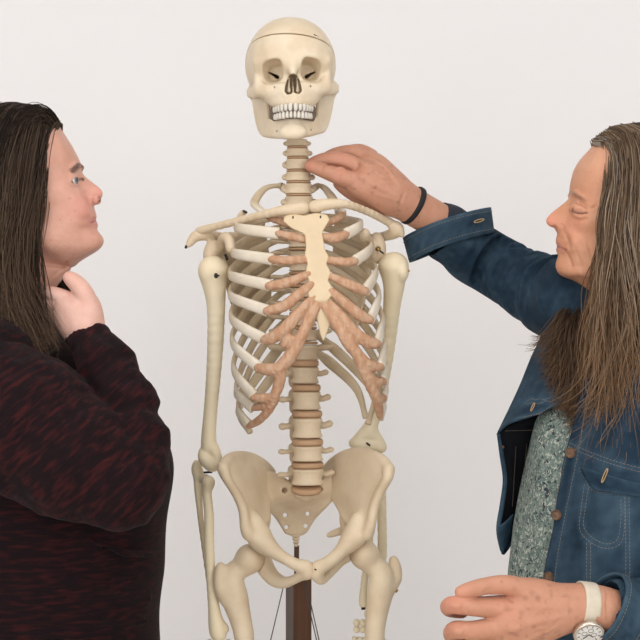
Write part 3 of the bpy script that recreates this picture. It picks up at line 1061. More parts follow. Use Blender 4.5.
screw((377.5, 248.5, .018), (378.5, 249.5, -.004), 1.6, M_BRASS)
screw((380, 251, .006), (383.5, 253.5, .0), 0.9)
screw((186.2, 245.8, .016), (185.8, 248, .014), 1.3)
screw((243.5, 211, .085), (246.5, 212.5, .075), 1.3)
screw((215.8, 274.2, -.022), (216.2, 277.2, -.026), 1.8)
screw((214.5, 276.2, -.020), (219, 275.4, -.026), 0.9)
screw((404, 270, .005), (409.5, 271, .002), 1.0, M_BRASS)
screw((225.5, 255, .02), (227, 259, .01), 1.6)

# ---------------------------------------------------------------- arms
bone('humerus', [[(212, 270, .012, 14.0), (214, 284, .012, 11.5), (216, 305, .012, 9.0), (215.5, 340, .012, 8.0), (213.5, 375, .012, 7.2), (211, 405, .012, 6.6), (209, 430, .012, 6.8), (208.5, 447, .012, 7.6)],
                 [(203, 452, .012, 4.6), (205, 459, .008, 6.0), (212, 465, .004, 6.4), (217, 463, .006, 5)],
                 [(218, 460, .006, 4.6), (213, 448, .01, 6)]], M_ARM, ells=[((214.5, 270, .012), (14.5, 14, 13.5)), ((208, 272, .006), (9, 10, 12))])
bone('humerus', [[(393, 268, .02, 13.5), (394, 284, .024, 10.5), (392, 305, .032, 8.6), (388.5, 340, .05, 7.4), (383.5, 375, .068, 6.8), (377.5, 405, .082, 6.4), (371.5, 424, .09, 6.8), (369, 434, .092, 7.8)],
                 [(353.5, 443, .092, 5.0), (360, 444, .092, 6.0), (368, 445, .09, 6), (377, 446, .092, 5.6), (381.5, 447.5, .092, 5.4)],
                 [(367, 430, .092, 6), (357, 441, .092, 5.6)], [(371, 430, .092, 6), (380, 443, .092, 5.2)]], M_ARM,
     ells=[((393.5, 266, .02), (15.4, 14, 14.2)), ((402, 272, .012), (7, 10, 10))])
bone('ulna', [[(196.5, 463, .03, 3.4), (197, 470, .034, 5.2), (199, 478, .03, 5.2), (198.5, 490, .026, 4.0), (200, 512, .026, 3.0), (203, 538, .03, 2.7), (208, 575, .03, 2.6), (213, 610, .026, 2.8), (216, 630, .024, 4)],
              [(203, 479, .02, 4), (207, 478, .01, 3.4)]], M_ARM, h=0.0016)
bone('radius', [[(208.5, 481.5, .004, 6.0), (208.5, 485, .006, 5.2), (207, 492, .008, 4.4), (209, 515, .004, 4.6), (209, 540, .0, 4.8), (210.5, 570, -.002, 4.8), (213.5, 605, -.002, 5.4), (217, 628, -.002, 8.0), (219, 635, -.002, 7.0)],
                [(222, 622, 0, 2), (226, 629, 0, 3.5)]], M_ARM, h=0.0016)
bone('ulna', [[(366, 448, .10, 5.0), (372, 458, .10, 5), (374, 480, .095, 4), (372, 520, .085, 3.6), (367, 560, .075, 3.4), (363.5, 590, .07, 3.5), (363, 604, .07, 4.2)]], M_ARM, h=0.0016)
bone('radius', [[(380, 458, .085, 5.4), (380.5, 466, .085, 4.4), (381.5, 490, .08, 4.4), (382, 520, .075, 4.6), (382, 555, .07, 4.8), (377, 590, .068, 5.4), (371, 614, .066, 7)]], M_ARM, h=0.0016)
screw((204, 472.5, .014), (212, 472, .008), 1.1)
screw((366.5, 443, .078), (370, 445.5, .075), 1.0)
screw((363, 606, .069), (363.5, 609.5, .069), 2.2)


def bony_hand(wx, wy, d, s, nm):
    """carpals, metacarpals and phalanges hanging below the wrist"""
    for r_ in range(2):
        for c in range(4):
            cx = wx + s * (c - 1.5) * 6.2
            f = Field(P(cx, wy + 6 + r_ * 6.4, d) - 0.012, P(cx, wy + 6 + r_ * 6.4, d) + 0.012, 0.0022)
            f.ell(P(cx, wy + 5 + r_ * 6.6, d + 0.002 * (c % 2)), ((3.4 + 0.5 * (c % 2)) * U, 5 * U, (4.3 - 0.5 * r_) * U))
            V, Fq = f.mesh()
            mobj('carpal_bone', V, Fq, M_ARM, SKL)
    for c in range(5):
        x0 = wx + s * (c - 2) * 5.4
        y0 = wy + (18 if c else 10)
        ang = (c - 2) * 0.10 * s + (-0.35 * s if c == 0 else 0)
        L = [28, 40, 40, 36, 33][c]
        for j, nm2 in enumerate(('metacarpal_bone', 'finger_bone', 'finger_bone', 'finger_bone')[:3 if c == 0 else 4]):
            l = L * (1.0, 0.62, 0.40, 0.28)[j]
            x1, y1 = x0 + math.sin(ang) * l, y0 + math.cos(ang) * l
            C = np.array([P(x0 + (x1 - x0) * t, y0 + (y1 - y0) * t, d - 0.01 * j) for t in (0.03, 0.2, 0.5, 0.8, 0.97)])
            V, Fq = sweep(C, np.array([3, 2.2, 1.7, 2.1, 2.8]) * U * (1 - 0.13 * j), np.array([3, 2.2, 1.7, 2.1, 2.8]) * U * (1 - 0.13 * j), (0, 1, 0), 8)
            mobj(nm2, V, Fq, M_ARM, SKL)
            x0, y0 = x1, y1


bony_hand(219, 638, .006, 1, 'a')
bony_hand(366, 618, .066, -1, 'b')


# ---------------------------------------------------------------- pelvis
def hip(left):
    if left:
        top = [(224, 463, -.045), (229, 457, -.03), (238, 454.5, .0), (251, 456.5, .035), (263, 463, .065), (271, 472, .085)]
        mid = [(223.5, 474, -.056), (233, 476, -.042), (243, 478, -.014), (253, 481, .016), (262, 485, .042), (269, 489, .060)]
        mid2 = [(239, 499, -.046), (244, 500, -.034), (249.5, 501, -.018), (255, 502, .002), (261, 503.5, .024), (268, 505, .042)]
        low = [(246, 524, -.040), (250, 525, -.036), (254, 526, -.030), (258, 526, -.02), (263, 524, -.006), (267, 520, .008)]
        chains = [[(223, 466, -.05, 5.0), (229, 458.5, -.03, 3.6), (240, 455.5, .002, 3.4), (252, 457, .037, 3.4), (264, 464, .067, 3.6), (272, 472.5, .087, 4)],
                  [(222.5, 468, -.055, 5.2), (227, 479, -.062, 4.2), (236, 494, -.052, 3.8), (243, 510, -.046, 4), (245, 526, -.044, 4.8), (249, 534, -.036, 7)],
                  [(254, 520, -.024, 8), (258, 534, -.022, 12), (264, 543, -.03, 10.5), (273, 550.5, -.046, 7.4), (284, 558, -.06, 5.4), (297, 565, -.07, 5.6), (306, 567.5, -.073, 6.6), (308.5, 573, -.072, 5.6)],
                  [(308, 573, -.072, 5.4), (301, 576, -.066, 4.4), (293, 580, -.055, 4.2), (285, 582.5, -.04, 5.2), (276, 580, -.02, 7.0), (268, 572, -.004, 8.0), (262, 560, .004, 9), (258, 548, .0, 9)],
                  [(266, 518, .024, 5), (262, 534, .02, 6), (262, 552, .014, 6)]]
        # acetabulum
        subs = [[(249, 559, -.006, 15.3), (243, 562, -.02, 15.3)]]
    else:
        top = [(386, 464, -.045), (379, 457.5, -.03), (364, 451.5, .0), (347, 453, .035), (333, 461, .065), (325, 471, .085)]
        mid = [(389, 476, -.056), (379, 477, -.042), (364, 478, -.014), (350, 481, .016), (337, 485, .042), (329, 489, .060)]
        mid2 = [(377, 499, -.046), (371, 500, -.034), (363, 501, -.018), (354, 502, .002), (346, 503.5, .024), (338, 505, .042)]
        low = [(369, 524, -.040), (365, 525, -.036), (361, 526, -.030), (356, 526, -.02), (351, 524, -.006), (346, 520, .008)]
        chains = [[(388.5, 468, -.05, 5.2), (382, 458.5, -.03, 3.8), (366, 452, .002, 3.6), (348, 453, .037, 3.4), (334, 461, .067, 3.6), (324, 471.5, .087, 4)],
                  [(389, 469, -.055, 5.4), (387.5, 478, -.062, 4.6), (380, 492, -.052, 3.8), (374.5, 507, -.046, 4), (371, 524, -.044, 4.6), (367, 534, -.036, 6.6)],
                  [(358, 520, -.024, 8), (356, 533, -.022, 11.5), (350, 541.5, -.03, 10), (342, 550, -.046, 6.6), (334, 558, -.06, 5.8), (324, 565, -.07, 6), (318, 568, -.073, 6.6), (316.5, 573, -.072, 5.6)],
                  [(316, 574, -.072, 5.4), (320, 579.5, -.066, 4.4), (324.5, 578, -.055, 4.2), (333, 569, -.035, 4.6), (341, 560.5, -.015, 5), (349, 555, .0, 6.0), (354, 548, .004, 8)],
                  [(343, 518, .03, 4), (347, 534, .03, 5), (351, 552, .016, 6)],
                  [(344, 530, .04, 4), (335, 533, .045, 3.2), (328, 535.5, .045, 2.2)]]
        subs = [[(365, 556, -.006, 15.0), (370, 559, -.02, 15.0)]]
    G = patch(np.array([[P(*p) for p in row] for row in (top, mid, mid2, low)]), 9, 12)
    return bone('hip_bone', chains, M_BONE, h=0.0016, splats=[(G, 3.1 * U)], subs=subs, k=0.006, blur=2)


hip(True)
hip(False)


def sacrum():
    ctrl = [[(267, 473, .060), (281, 479, .046), (296, 489, .034), (307, 491, .034), (318, 485, .036), (326, 479, .048), (336, 473, .062)],
            [(266, 490, .054), (280, 494, .046), (296, 497, .042), (306, 497, .042), (317, 495, .045), (327, 492, .050), (337, 489, .056)],
            [(267, 503, .055), (279, 506, .062), (290, 508, .070), (298, 508, .070), (306, 507, .069), (317, 504.5, .062), (327, 502.5, .058)],
            [(279, 518, .078), (284, 520, .082), (290, 521, .084), (296, 521, .085), (302, 520.5, .084), (308, 519.5, .082), (313, 517, .078)],
            [(287, 531, .084), (290, 532, .087), (293, 533, .088), (296, 533, .089), (299, 533, .088), (302, 532, .087), (305, 530, .084)]]
    G = patch(np.array([[P(*p) for p in r] for r in ctrl]), 8, 10)
    holes = []
    for x, y in ((285, 515), (307.5, 513.6), (286.3, 527), (305.6, 526)):
        holes.append([(x, y, .03, 2.2), (x, y, .13, 2.2)])
    for x, y in ((284.5, 490.5), (320, 489)):
        holes.append([(x, y, .02, 3.4), (x, y, .047, 2.4)])
    bone('sacrum', [[(306.5, 493, .03, 7), (306, 496, .036, 6)], [(299, 492, .03, 6), (314, 492, .03, 6)],
                    [(276, 482, .06, 6.5), (286, 486, .052, 6.5)], [(328, 482, .06, 6.5), (319, 486, .052, 6)]], M_BONE,
         splats=[(G, 3.4 * U)], subs=holes, k=0.005)
    for i, (y, r) in enumerate(((535.5, 5.0), (539, 4.2), (542.2, 3.4), (545.2, 2.6))):
        f = Field(P(288, y + 4, .06), P(304, y - 4, .11), 0.0014)
        f.ell(P(296, y, .085 - .003 * i), (r * U, r * U * 0.7, 1.9 * U))
        V, Fq = f.mesh()
        mobj('coccyx_bone', V, Fq, M_BONE, SKL)


sacrum()
f = Field(P(304, 584, -.09), P(320, 560, -.05), 0.0014)
f.ell(P(312.3, 570, -.073), (2.6 * U, 5.5 * U, 7.5 * U))
V, Fq = f.mesh()
mobj('pubic_disc', V, Fq, M_DISC, SKL)
screw((314.5, 569, -.084), (316.5, 570, -.084), 0.8)

# ---------------------------------------------------------------- legs
bone('femur', [[(249, 559, -.004, 13.2), (243, 566, -.004, 10.5), (233, 574, -.004, 10.8), (231, 584, -.004, 12.5), (234, 596, -.004, 13.2), (238.5, 612, -.006, 11.2), (243, 630, -.01, 9.6), (245, 645, -.012, 9.2), (250, 700, -.02, 8.6), (256, 775, -.03, 9.5), (258, 815, -.03, 13)],
               [(220.5, 566, -.012, 4.2), (219.5, 576, -.016, 5.4), (220, 588, -.016, 5.6), (226, 598, -.01, 7)],
               [(251, 826, -.03, 14), (268, 826, -.03, 14)]], M_BONE, h=0.002, ells=[((250.5, 558.5, -.006), (14.4, 14.4, 14.4))], k=0.007)
bone('femur', [[(365, 555, -.004, 13.0), (371, 563, -.004, 10.2), (379, 570, -.004, 10.6), (381.5, 580, -.004, 12.2), (380, 594, -.004, 12.4), (377, 612, -.006, 10.6), (375, 630, -.01, 9.4), (374.5, 645, -.012, 9.0), (372, 700, -.02, 8.6), (366, 775, -.03, 9.5), (364, 815, -.03, 13)],
               [(393.5, 560, .012, 4.6), (396, 570, .006, 5.4), (395.5, 580, .004, 5.4), (389, 588, .0, 7)],
               [(356, 826, -.03, 14), (373, 826, -.03, 14)]], M_BONE, h=0.002, ells=[((364, 554.5, -.006), (14.2, 14.2, 14.2))], k=0.007)
screw((222.5, 602, -.012), (223.5, 605, -.014), 1.4)
screw((393.5, 588.5, -.004), (397.5, 591.5, -.006), 1.8, M_BRASS, 'brass_nut')
for cx, s in ((259.5, 1), (364.5, -1)):
    bone('tibia', [[(cx - 8, 846, -.03, 11), (cx + 8, 846, -.03, 11)], [(cx, 848, -.03, 14), (cx, 880, -.03, 9), (cx, 960, -.02, 7.4), (cx + s, 1040, -.01, 8), (cx + s, 1070, -.01, 11)]], M_BONE, h=0.003)
    bone('fibula', [[(cx - 15 * s, 862, -.01, 5.5), (cx - 14 * s, 900, -.01, 3.4), (cx - 11 * s, 1040, 0, 3.4), (cx - 11 * s, 1076, 0, 5.5)]], M_BONE, h=0.003)
    bone('patella', [[(cx, 818, -.068, 9), (cx, 830, -.068, 9)]], M_BONE, h=0.003)
    ch = [[(cx, 1080, 0.0, 10), (cx, 1096, .04, 10)], [(cx, 1082, -.01, 9), (cx, 1094, -.06, 9)]]
    for t in range(5):
        tx = cx - s * (t - 1.6) * 7.5
        ch.append([(cx - s * (t - 1.6) * 3.2, 1095, -.06, 6), (tx, 1103, -.12, 4.2 if t else 5.5), (tx, 1106, -.155, 4.2), (tx, 1107, -.175 + 0.006 * t, 3.2)])
    bone('foot', ch, M_BONE, h=0.003)

# ================================================================== the stand behind the skeleton
STD = empty('skeleton_stand', (P(298, 600, .105)[0], .105, 0))
tag(STD, 'dark brown wooden post behind the pelvis that carries the skeleton', 'stand')
ztop = P(298, 549 + 18, .10)[2]
zpin = P(298, 546, .10)[2]
xs = P(298.5, 600, .105)[0]
R45 = Matrix.Rotation(math.radians(24), 3, 'Z')
V, Fq = box_vf((xs, .115, (ztop - 0.02 + 0.12) / 2), (0.0165, 0.0165, (ztop - 0.02 - 0.12) / 2), R45)
mobj('post', V, Fq, M_WOOD, STD, smooth=False)
V, Fq = box_vf((P(296.6, 560, .105)[0], .105, 0.5 * (ztop - 0.03 + zpin)), (0.0042, 0.0042, 0.5 * (zpin - ztop + 0.03)))
mobj('top_pin', V, Fq, M_WOOD, STD, smooth=False)
V, Fq = tube([(xs, .115, 0.085), (xs, .115, 0.14)], 0.035, 20)
mobj('hub', V, Fq, M_WOOD, STD)
for i in range(5):
    a = i * 2 * math.pi / 5 + 0.3
    c, s_ = math.cos(a), math.sin(a)
    V, Fq = sweep(np.array([(xs + c * r_, .115 + s_ * r_, z) for r_, z in ((0.02, 0.105), (0.15, 0.095), (0.29, 0.075))]), [0.018, 0.016, 0.013], [0.02, 0.018, 0.014], (0, 0, 1), 8, 4)
    leg = mobj('base_leg', V, Fq, M_WOOD, STD)
    V, Fq = tube([(xs + c * .29 - s_ * .011, .115 + s_ * .29 + c * .011, 0.028), (xs + c * .29 + s_ * .011, .115 + s_ * .29 - c * .011, 0.028)], 0.028, 18)
    mobj('caster', V, Fq, M_DARK, leg)
for a, b in (((284, 584, .03), (264, 668, .03)), ((302.5, 578, .06), (321, 660, .03)), ((305, 578, .06), (323.5, 660, .03))):
    V, Fq = tube([P(*a), P(*b)], 0.62 * U, 6)
    mobj('wire', V, Fq, M_WIRE, SKL)
# ================================================================== people: shared tools
M_SKIN = mat('skin', (0.7, 0.42, 0.32), 0.5, var=(0.93, 0.86, 0.83), scale=60, amt=0.7, vcol=True, sss=0.08, bump=0.3, bump_scale=330, spec=0.35)
M_EYE = mat('eyeball', (0.8, 0.8, 0.8), 0.12, vcol=True)
M_HAIR = mat('hair', (0.1, 0.07, 0.05), 0.62, vcol=True, spec=0.14)


class Head:
    """face modelled side-on: u = forward, v = towards the camera, z = up"""
    def __init__(s, dirn, ym, pxref):
        s.d, s.ym = dirn, ym
        s.s = S(ym)
        s.x0 = (pxref - 320) / s.s

    def W(s, px, py, v=0.0):
        return np.array([s.d * ((px - 320) / s.s - s.x0), v, CAM_Z + (320 - py) / s.s])

    def Wn(s, px, py, v=0.0):
        """as W, for a point on the cheek side: pixel as seen at its own depth"""
        k = (CAM_D + s.ym - abs(v)) / (CAM_D + s.ym)
        w = s.W(320 + (px - 320) * k, 320 + (py - 320) * k, v)
        return w

    def world(s, V):
        V = np.asarray(V)
        return np.stack([s.x0 + s.d * V[..., 0], s.ym - V[..., 1], V[..., 2]], axis=-1)

    def faces(s, Fq):
        return Fq[:, ::-1] if s.d > 0 else Fq

    def wp(s, px, py, v=0.0):
        return s.world(s.W(px, py, v))


def warp_u(f, delta):
    """shift the field forwards by delta(v,z)"""
    n = f.n
    ii = np.arange(n[0])[:, None, None] - (delta / f.h)[None]
    ii = np.clip(ii, 0, n[0] - 1.001)
    i0 = ii.astype(np.int32)
    t = (ii - i0).astype(np.float32)
    jj = np.arange(n[1])[None, :, None]
    kk = np.arange(n[2])[None, None, :]
    f.A = f.A[i0, jj, kk] * (1 - t) + f.A[i0 + 1, jj, kk] * t


def build_head(H, cfg):
    W = H.W
    lo = np.minimum(W(*cfg['box'][0]), W(*cfg['box'][1]))
    hi = np.maximum(W(*cfg['box'][0]), W(*cfg['box'][1]))
    lo[1], hi[1] = -0.10, 0.10
    f = Field(lo, hi, 0.0016, pad=0.06)
    for c, r, k in cfg['ells']:
        for sg in ((1, -1) if c[2] else (1,)):
            f.ell(W(c[0], c[1], sg * c[2]), r, k)
    for pts, rad, k in cfg['chains']:
        for sg in ((1, -1) if any(p[2] for p in pts) else (1,)):
            f.chain([W(p[0], p[1], sg * p[2]) for p in pts], rad, k)
    # fit the midline to the profile seen in the photograph
    jmid = int(round((0 - f.lo[1]) / f.h))
    col = f.A[:, jmid, :]
    ub = np.zeros(f.n[2])
    for k in range(f.n[2]):
        ins = np.where(col[:, k] < 0)[0]
        if len(ins):
            i = ins[-1]
            a, b = col[i, k], col[min(i + 1, f.n[0] - 1), k]
            ub[k] = f.ax[0][i] + f.h * (a / (a - b + 1e-9))
        else:
            ub[k] = np.nan
    Z = f.ax[2]
    face = np.array([W(p[0], p[1])[[2, 0]] for p in cfg['face']])[::-1]
    full = np.array([W(p[0], p[1])[[2, 0]] for p in cfg['profile']])[::-1]
    uF = np.interp(Z, face[:, 0], face[:, 1])
    uP = np.interp(Z, full[:, 0], full[:, 1])
    z0, z1 = face[0, 0], face[-1, 0]
    dF = np.clip(np.where(np.isnan(ub), 0, uF - ub), -0.03, 0.03)
    top, low = np.interp(z1, Z, dF), np.interp(z0, Z, dF)
    dF = np.where(Z > z1, top * np.clip(1 - (Z - z1) / 0.05, 0, 1), dF)
    dF = np.where(Z < z0, low * np.clip(1 - (z0 - Z) / 0.03, 0, 1), dF)
    ker = np.ones(3) / 3
    dF = np.convolve(dF, ker, 'same')
    v = f.ax[1]
    g = np.exp(-(np.abs(v) / cfg.get('sig', 0.042)) ** 3)
    warp_u(f, g[:, None] * dF[None, :])
    # nose = profile minus face plane
    dN = np.clip(uP - uF, 0, 0.05)
    nb = np.array([[W(0, p[0])[2], p[1]] for p in cfg['nose_w']])[::-1]
    sg = np.interp(Z, nb[:, 0], nb[:, 1])
    gN = np.exp(-(np.abs(v)[:, None] / sg[None, :]) ** 2.4)
    warp_u(f, gN * dN[None, :])
    for op, c, r, k in cfg['detail']:
        for sgn in ((1, -1) if c[2] else (1,)):
            f.ell(H.Wn(c[0], c[1], sgn * c[2]), r, k, op)
    for op, pts, rad, k in cfg.get('detail_chains', ()):
        for sgn in ((1, -1) if any(p[2] for p in pts) else (1,)):
            f.chain([H.Wn(p[0], p[1], sgn * p[2]) for p in pts], rad, k, op)
    # creases and folds laid on the side of the face (points in photo pixels only)
    for op, pts2, rr_, k in cfg.get('surf', ()):
        pts2 = crom(pts2, 4)
        P3 = []
        for x, y in pts2:
            vv = 0.035
            for _ in range(3):
                w = H.Wn(x, y, vv)
                i, kz = int(round((w[0] - f.lo[0]) / f.h)), int(round((w[2] - f.lo[2]) / f.h))
                cl = f.A[min(max(i, 0), f.n[0] - 1), :, min(max(kz, 0), f.n[2] - 1)]
                hit = np.where(cl < 0)[0]
                if len(hit):
                    vv = f.ax[1][hit[-1]]
            if len(hit):
                P3.append(np.array([w[0], f.ax[1][hit[-1]], w[2]]))
        if len(P3) > 1:
            e_ = 0.3 + 0.7 * np.sin(np.linspace(0.1, math.pi - 0.1, len(P3)))
            so = 0.35 * rr_ if op == 'sub' else -0.35 * rr_
            for sgn in (1, -1):
                f.chain([p * np.array([1, sgn, 1]) + np.array([0, so * sgn, 0]) for p in P3], list(rr_ * e_), k, op, inner=0.002)
    f.blur(1)
    V, Fq = f.mesh()
    return V, Fq


def dist_poly(V, pts):
    pts = np.asarray(pts)
    d = np.full(len(V), 1e9)
    for a, b in zip(pts[:-1], pts[1:]):
        ab = b - a
        t = np.clip(((V - a) @ ab) / (ab @ ab + 1e-12), 0, 1)
        d = np.minimum(d, np.linalg.norm(V - a - t[:, None] * ab, axis=1))
    return d


def blend(col, w, c):
    w = np.clip(w, 0, 1)[:, None]
    return col * (1 - w) + np.array(c) * w


def head_colors(H, V, cfg):
    W = H.W
    col = np.tile(np.array(cfg['skin']), (len(V), 1))
    for c, r, rgb, amt in cfg['blush_and_shade']:
        for sg in ((1, -1) if c[2] else (1,)):
            d = np.linalg.norm((V - H.Wn(c[0], c[1], sg * c[2])) / r, axis=1)
            col = blend(col, amt * np.exp(-d ** 2), rgb)
    for pts, r, rgb, amt in cfg['lines']:
        for sg in (1, -1):
            m3 = np.array([1, 0.07, 1])
            d = dist_poly(V * m3, crom([H.Wn(p[0], p[1], sg * p[2]) for p in pts], 6) * m3) + 0.1 * (V[:, 1] * sg < -0.003)
            col = blend(col, amt * np.clip(1.5 - d / r, 0, 1), rgb)
    return col


def strands(H, guides, count, rng, rad=0.0007, n=16, jit=0.006, wave=0.003, colors=None, tips=None, length=(0.85, 1.05), rootjit=0.004, clump=40, loose=0.55):
    """guides: list of control curves (each same number of points, in (px,py,v)); interpolates between neighbours"""
    G = np.array([[H.W(*p) for p in g] for g in guides])          # (g, c, 3)
    Gd = np.array([crom(g, 6) for g in G])                         # dense along
    m = Gd.shape[1]
    cl_s = rng.uniform(0, 1, clump)
    cl_off = rng.normal(size=(clump, 3)) * jit
    cl_ph = rng.uniform(0, 6.28, (clump, 3))
    cl_len = rng.uniform(length[0], length[1], clump)
    cl_col = rng.integers(0, len(colors), clump)
    ci = rng.integers(0, clump, count)
    s = np.clip(cl_s[ci] + rng.normal(size=count) * 0.7 / clump * 2, 0, 1)
    s = np.where(rng.random(count) < loose, rng.random(count), s)
    pos = s * (len(G) - 1)
    i0 = np.minimum(pos.astype(int), len(G) - 2)
    t = (pos - i0)
    t = t[:, None, None]
    base = Gd[i0] * (1 - t) + Gd[i0 + 1] * t                       # (count, m, 3)
    L = cl_len[ci] * rng.uniform(0.93, 1.03, count)
    par = np.linspace(0, 1, n)[None, :] * L[:, None] * (m - 1)
    par = np.minimum(par, (m - 1) * 1.0 - 1e-4)
    k0 = par.astype(int)
    fr = (par - k0)[..., None]
    k1 = np.minimum(k0 + 1, m - 1)
    ar = np.arange(count)[:, None]
    C = base[ar, k0] * (1 - fr) + base[ar, k1] * fr
    w = np.linspace(0, 1, n)[None, :, None]
    C = C + cl_off[ci][:, None, :] * (0.15 + w) + rng.normal(size=(count, 1, 3)) * rootjit * (0.5 + w)
    ph = cl_ph[ci][:, None, :] + rng.normal(size=(count, 1, 3)) * 0.5
    C = C + wave * w * np.sin(w * rng.uniform(5, 9, (count, 1, 1)) + ph)
    T = np.gradient(C, axis=1)
    T /= np.linalg.norm(T, axis=2, keepdims=True) + 1e-9
    A = np.cross(T, np.array([0.3, 0.9, 0.2]))
    A /= np.linalg.norm(A, axis=2, keepdims=True) + 1e-9
    B = np.cross(T, A)
    r = rad * rng.uniform(0.6, 1.25, (count, 1, 1)) * (1 - 0.75 * w ** 3)
    ring = [C + A * r * math.cos(a) + B * r * math.sin(a) for a in (0, 2.094, 4.189)]
    V = np.stack(ring, axis=2).reshape(-1, 3)                      # count,n,3
    idx = np.arange(count * n * 3).reshape(count, n, 3)
    q0, q1 = idx[:, :-1], idx[:, 1:]
    Fq = np.stack([q0, np.roll(q0, -1, axis=2), np.roll(q1, -1, axis=2), q1], axis=-1).reshape(-1, 4)
    cc = np.array(colors)[np.where(rng.random(count) < 0.6, cl_col[ci], rng.integers(0, len(colors), count))]
    cc = cc * rng.uniform(0.75, 1.25, (count, 1))
    tip = np.array(tips if tips is not None else colors[0])
    ww = np.clip((np.linspace(0, 1, n) - 0.35) / 0.65, 0, 1)[None, :, None]
    cv = cc[:, None, :] * (1 - 0.75 * ww) + tip[None, None, :] * 0.75 * ww * rng.uniform(0.6, 1.3, (count, 1, 1))
    cv = np.repeat(cv[:, :, None, :], 3, axis=2).reshape(-1, 3)
    return H.world(V), Fq, cv


def ball_eye(H, c, r, look, iris, name, parent):
    """eyeball with iris and pupil; look = direction in head space"""
    n, m = 20, 28
    V = []
    for i in range(n + 1):
        th = math.pi * i / n
        for j in range(m):
            ph = 2 * math.pi * j / m
            V.append((math.cos(th), math.sin(th) * math.cos(ph), math.sin(th) * math.sin(ph)))
    V = np.array(V)
    ang = np.degrees(np.arccos(np.clip(V[:, 0], -1, 1)))
    col = np.tile(np.array([0.58, 0.54, 0.51]), (len(V), 1))
    col[ang < 33] = iris
    col[ang < 14] = (0.01, 0.01, 0.01)
    L = np.array(look, float); L /= np.linalg.norm(L)
    B = np.cross((0, 0, 1), L); B /= np.linalg.norm(B)
    C = np.cross(L, B)
    R = np.stack([L, B, C], axis=1)
    Vw = H.world((V @ R.T) * r + c)
    return mobj(name, Vw, H.faces(grid_faces(n + 1, m, True)), M_EYE, parent, col=col)


def limb_folds(f, pts, rad, folds, seed, amp=0.006, k=0.012, op='add'):
    """soft cloth folds: partial rings of small capsules around a limb; folds = (t, tilt, start angle, sweep)"""
    pts = np.array([np.asarray(p, float) for p in pts])
    seg = np.linalg.norm(np.diff(pts, axis=0), axis=1)
    cum = np.concatenate([[0], np.cumsum(seg)]) / seg.sum()
    for (t, tilt, a0, sw, rr) in folds:
        ring = []
        for a in np.linspace(a0, a0 + sw, 9):
            tt = np.clip(t + tilt * math.sin(a), 0, 1)
            c = np.array([np.interp(tt, cum, pts[:, i]) for i in range(3)])
            c2 = np.array([np.interp(min(tt + 0.03, 1), cum, pts[:, i]) for i in range(3)])
            c1 = np.array([np.interp(max(tt - 0.03, 0), cum, pts[:, i]) for i in range(3)])
            T = (c2 - c1) / np.linalg.norm(c2 - c1)
            A = np.cross(T, (0, 1, 0)); A /= np.linalg.norm(A)
            B = np.cross(T, A)
            r = np.interp(tt, cum, rad)
            ring.append(c + (A * math.cos(a) + B * math.sin(a)) * r * 0.97)
        e = np.linspace(0, math.pi, 9)
        f.chain(ring, list(rr * (0.35 + 0.65 * np.sin(e))), k, op, inner=0.004)


def person_legs(f, hips, feet_y, r0):
    pass
# ================================================================== woman on the left (dark hair, maroon jumper)
YL = -0.10
HL = Head(1, YL, 30)
PL = empty('person', (HL.x0 - 0.03, YL, 0))
tag(PL, 'woman in a dark maroon jumper with long dark hair, hand raised to her neck', 'person')

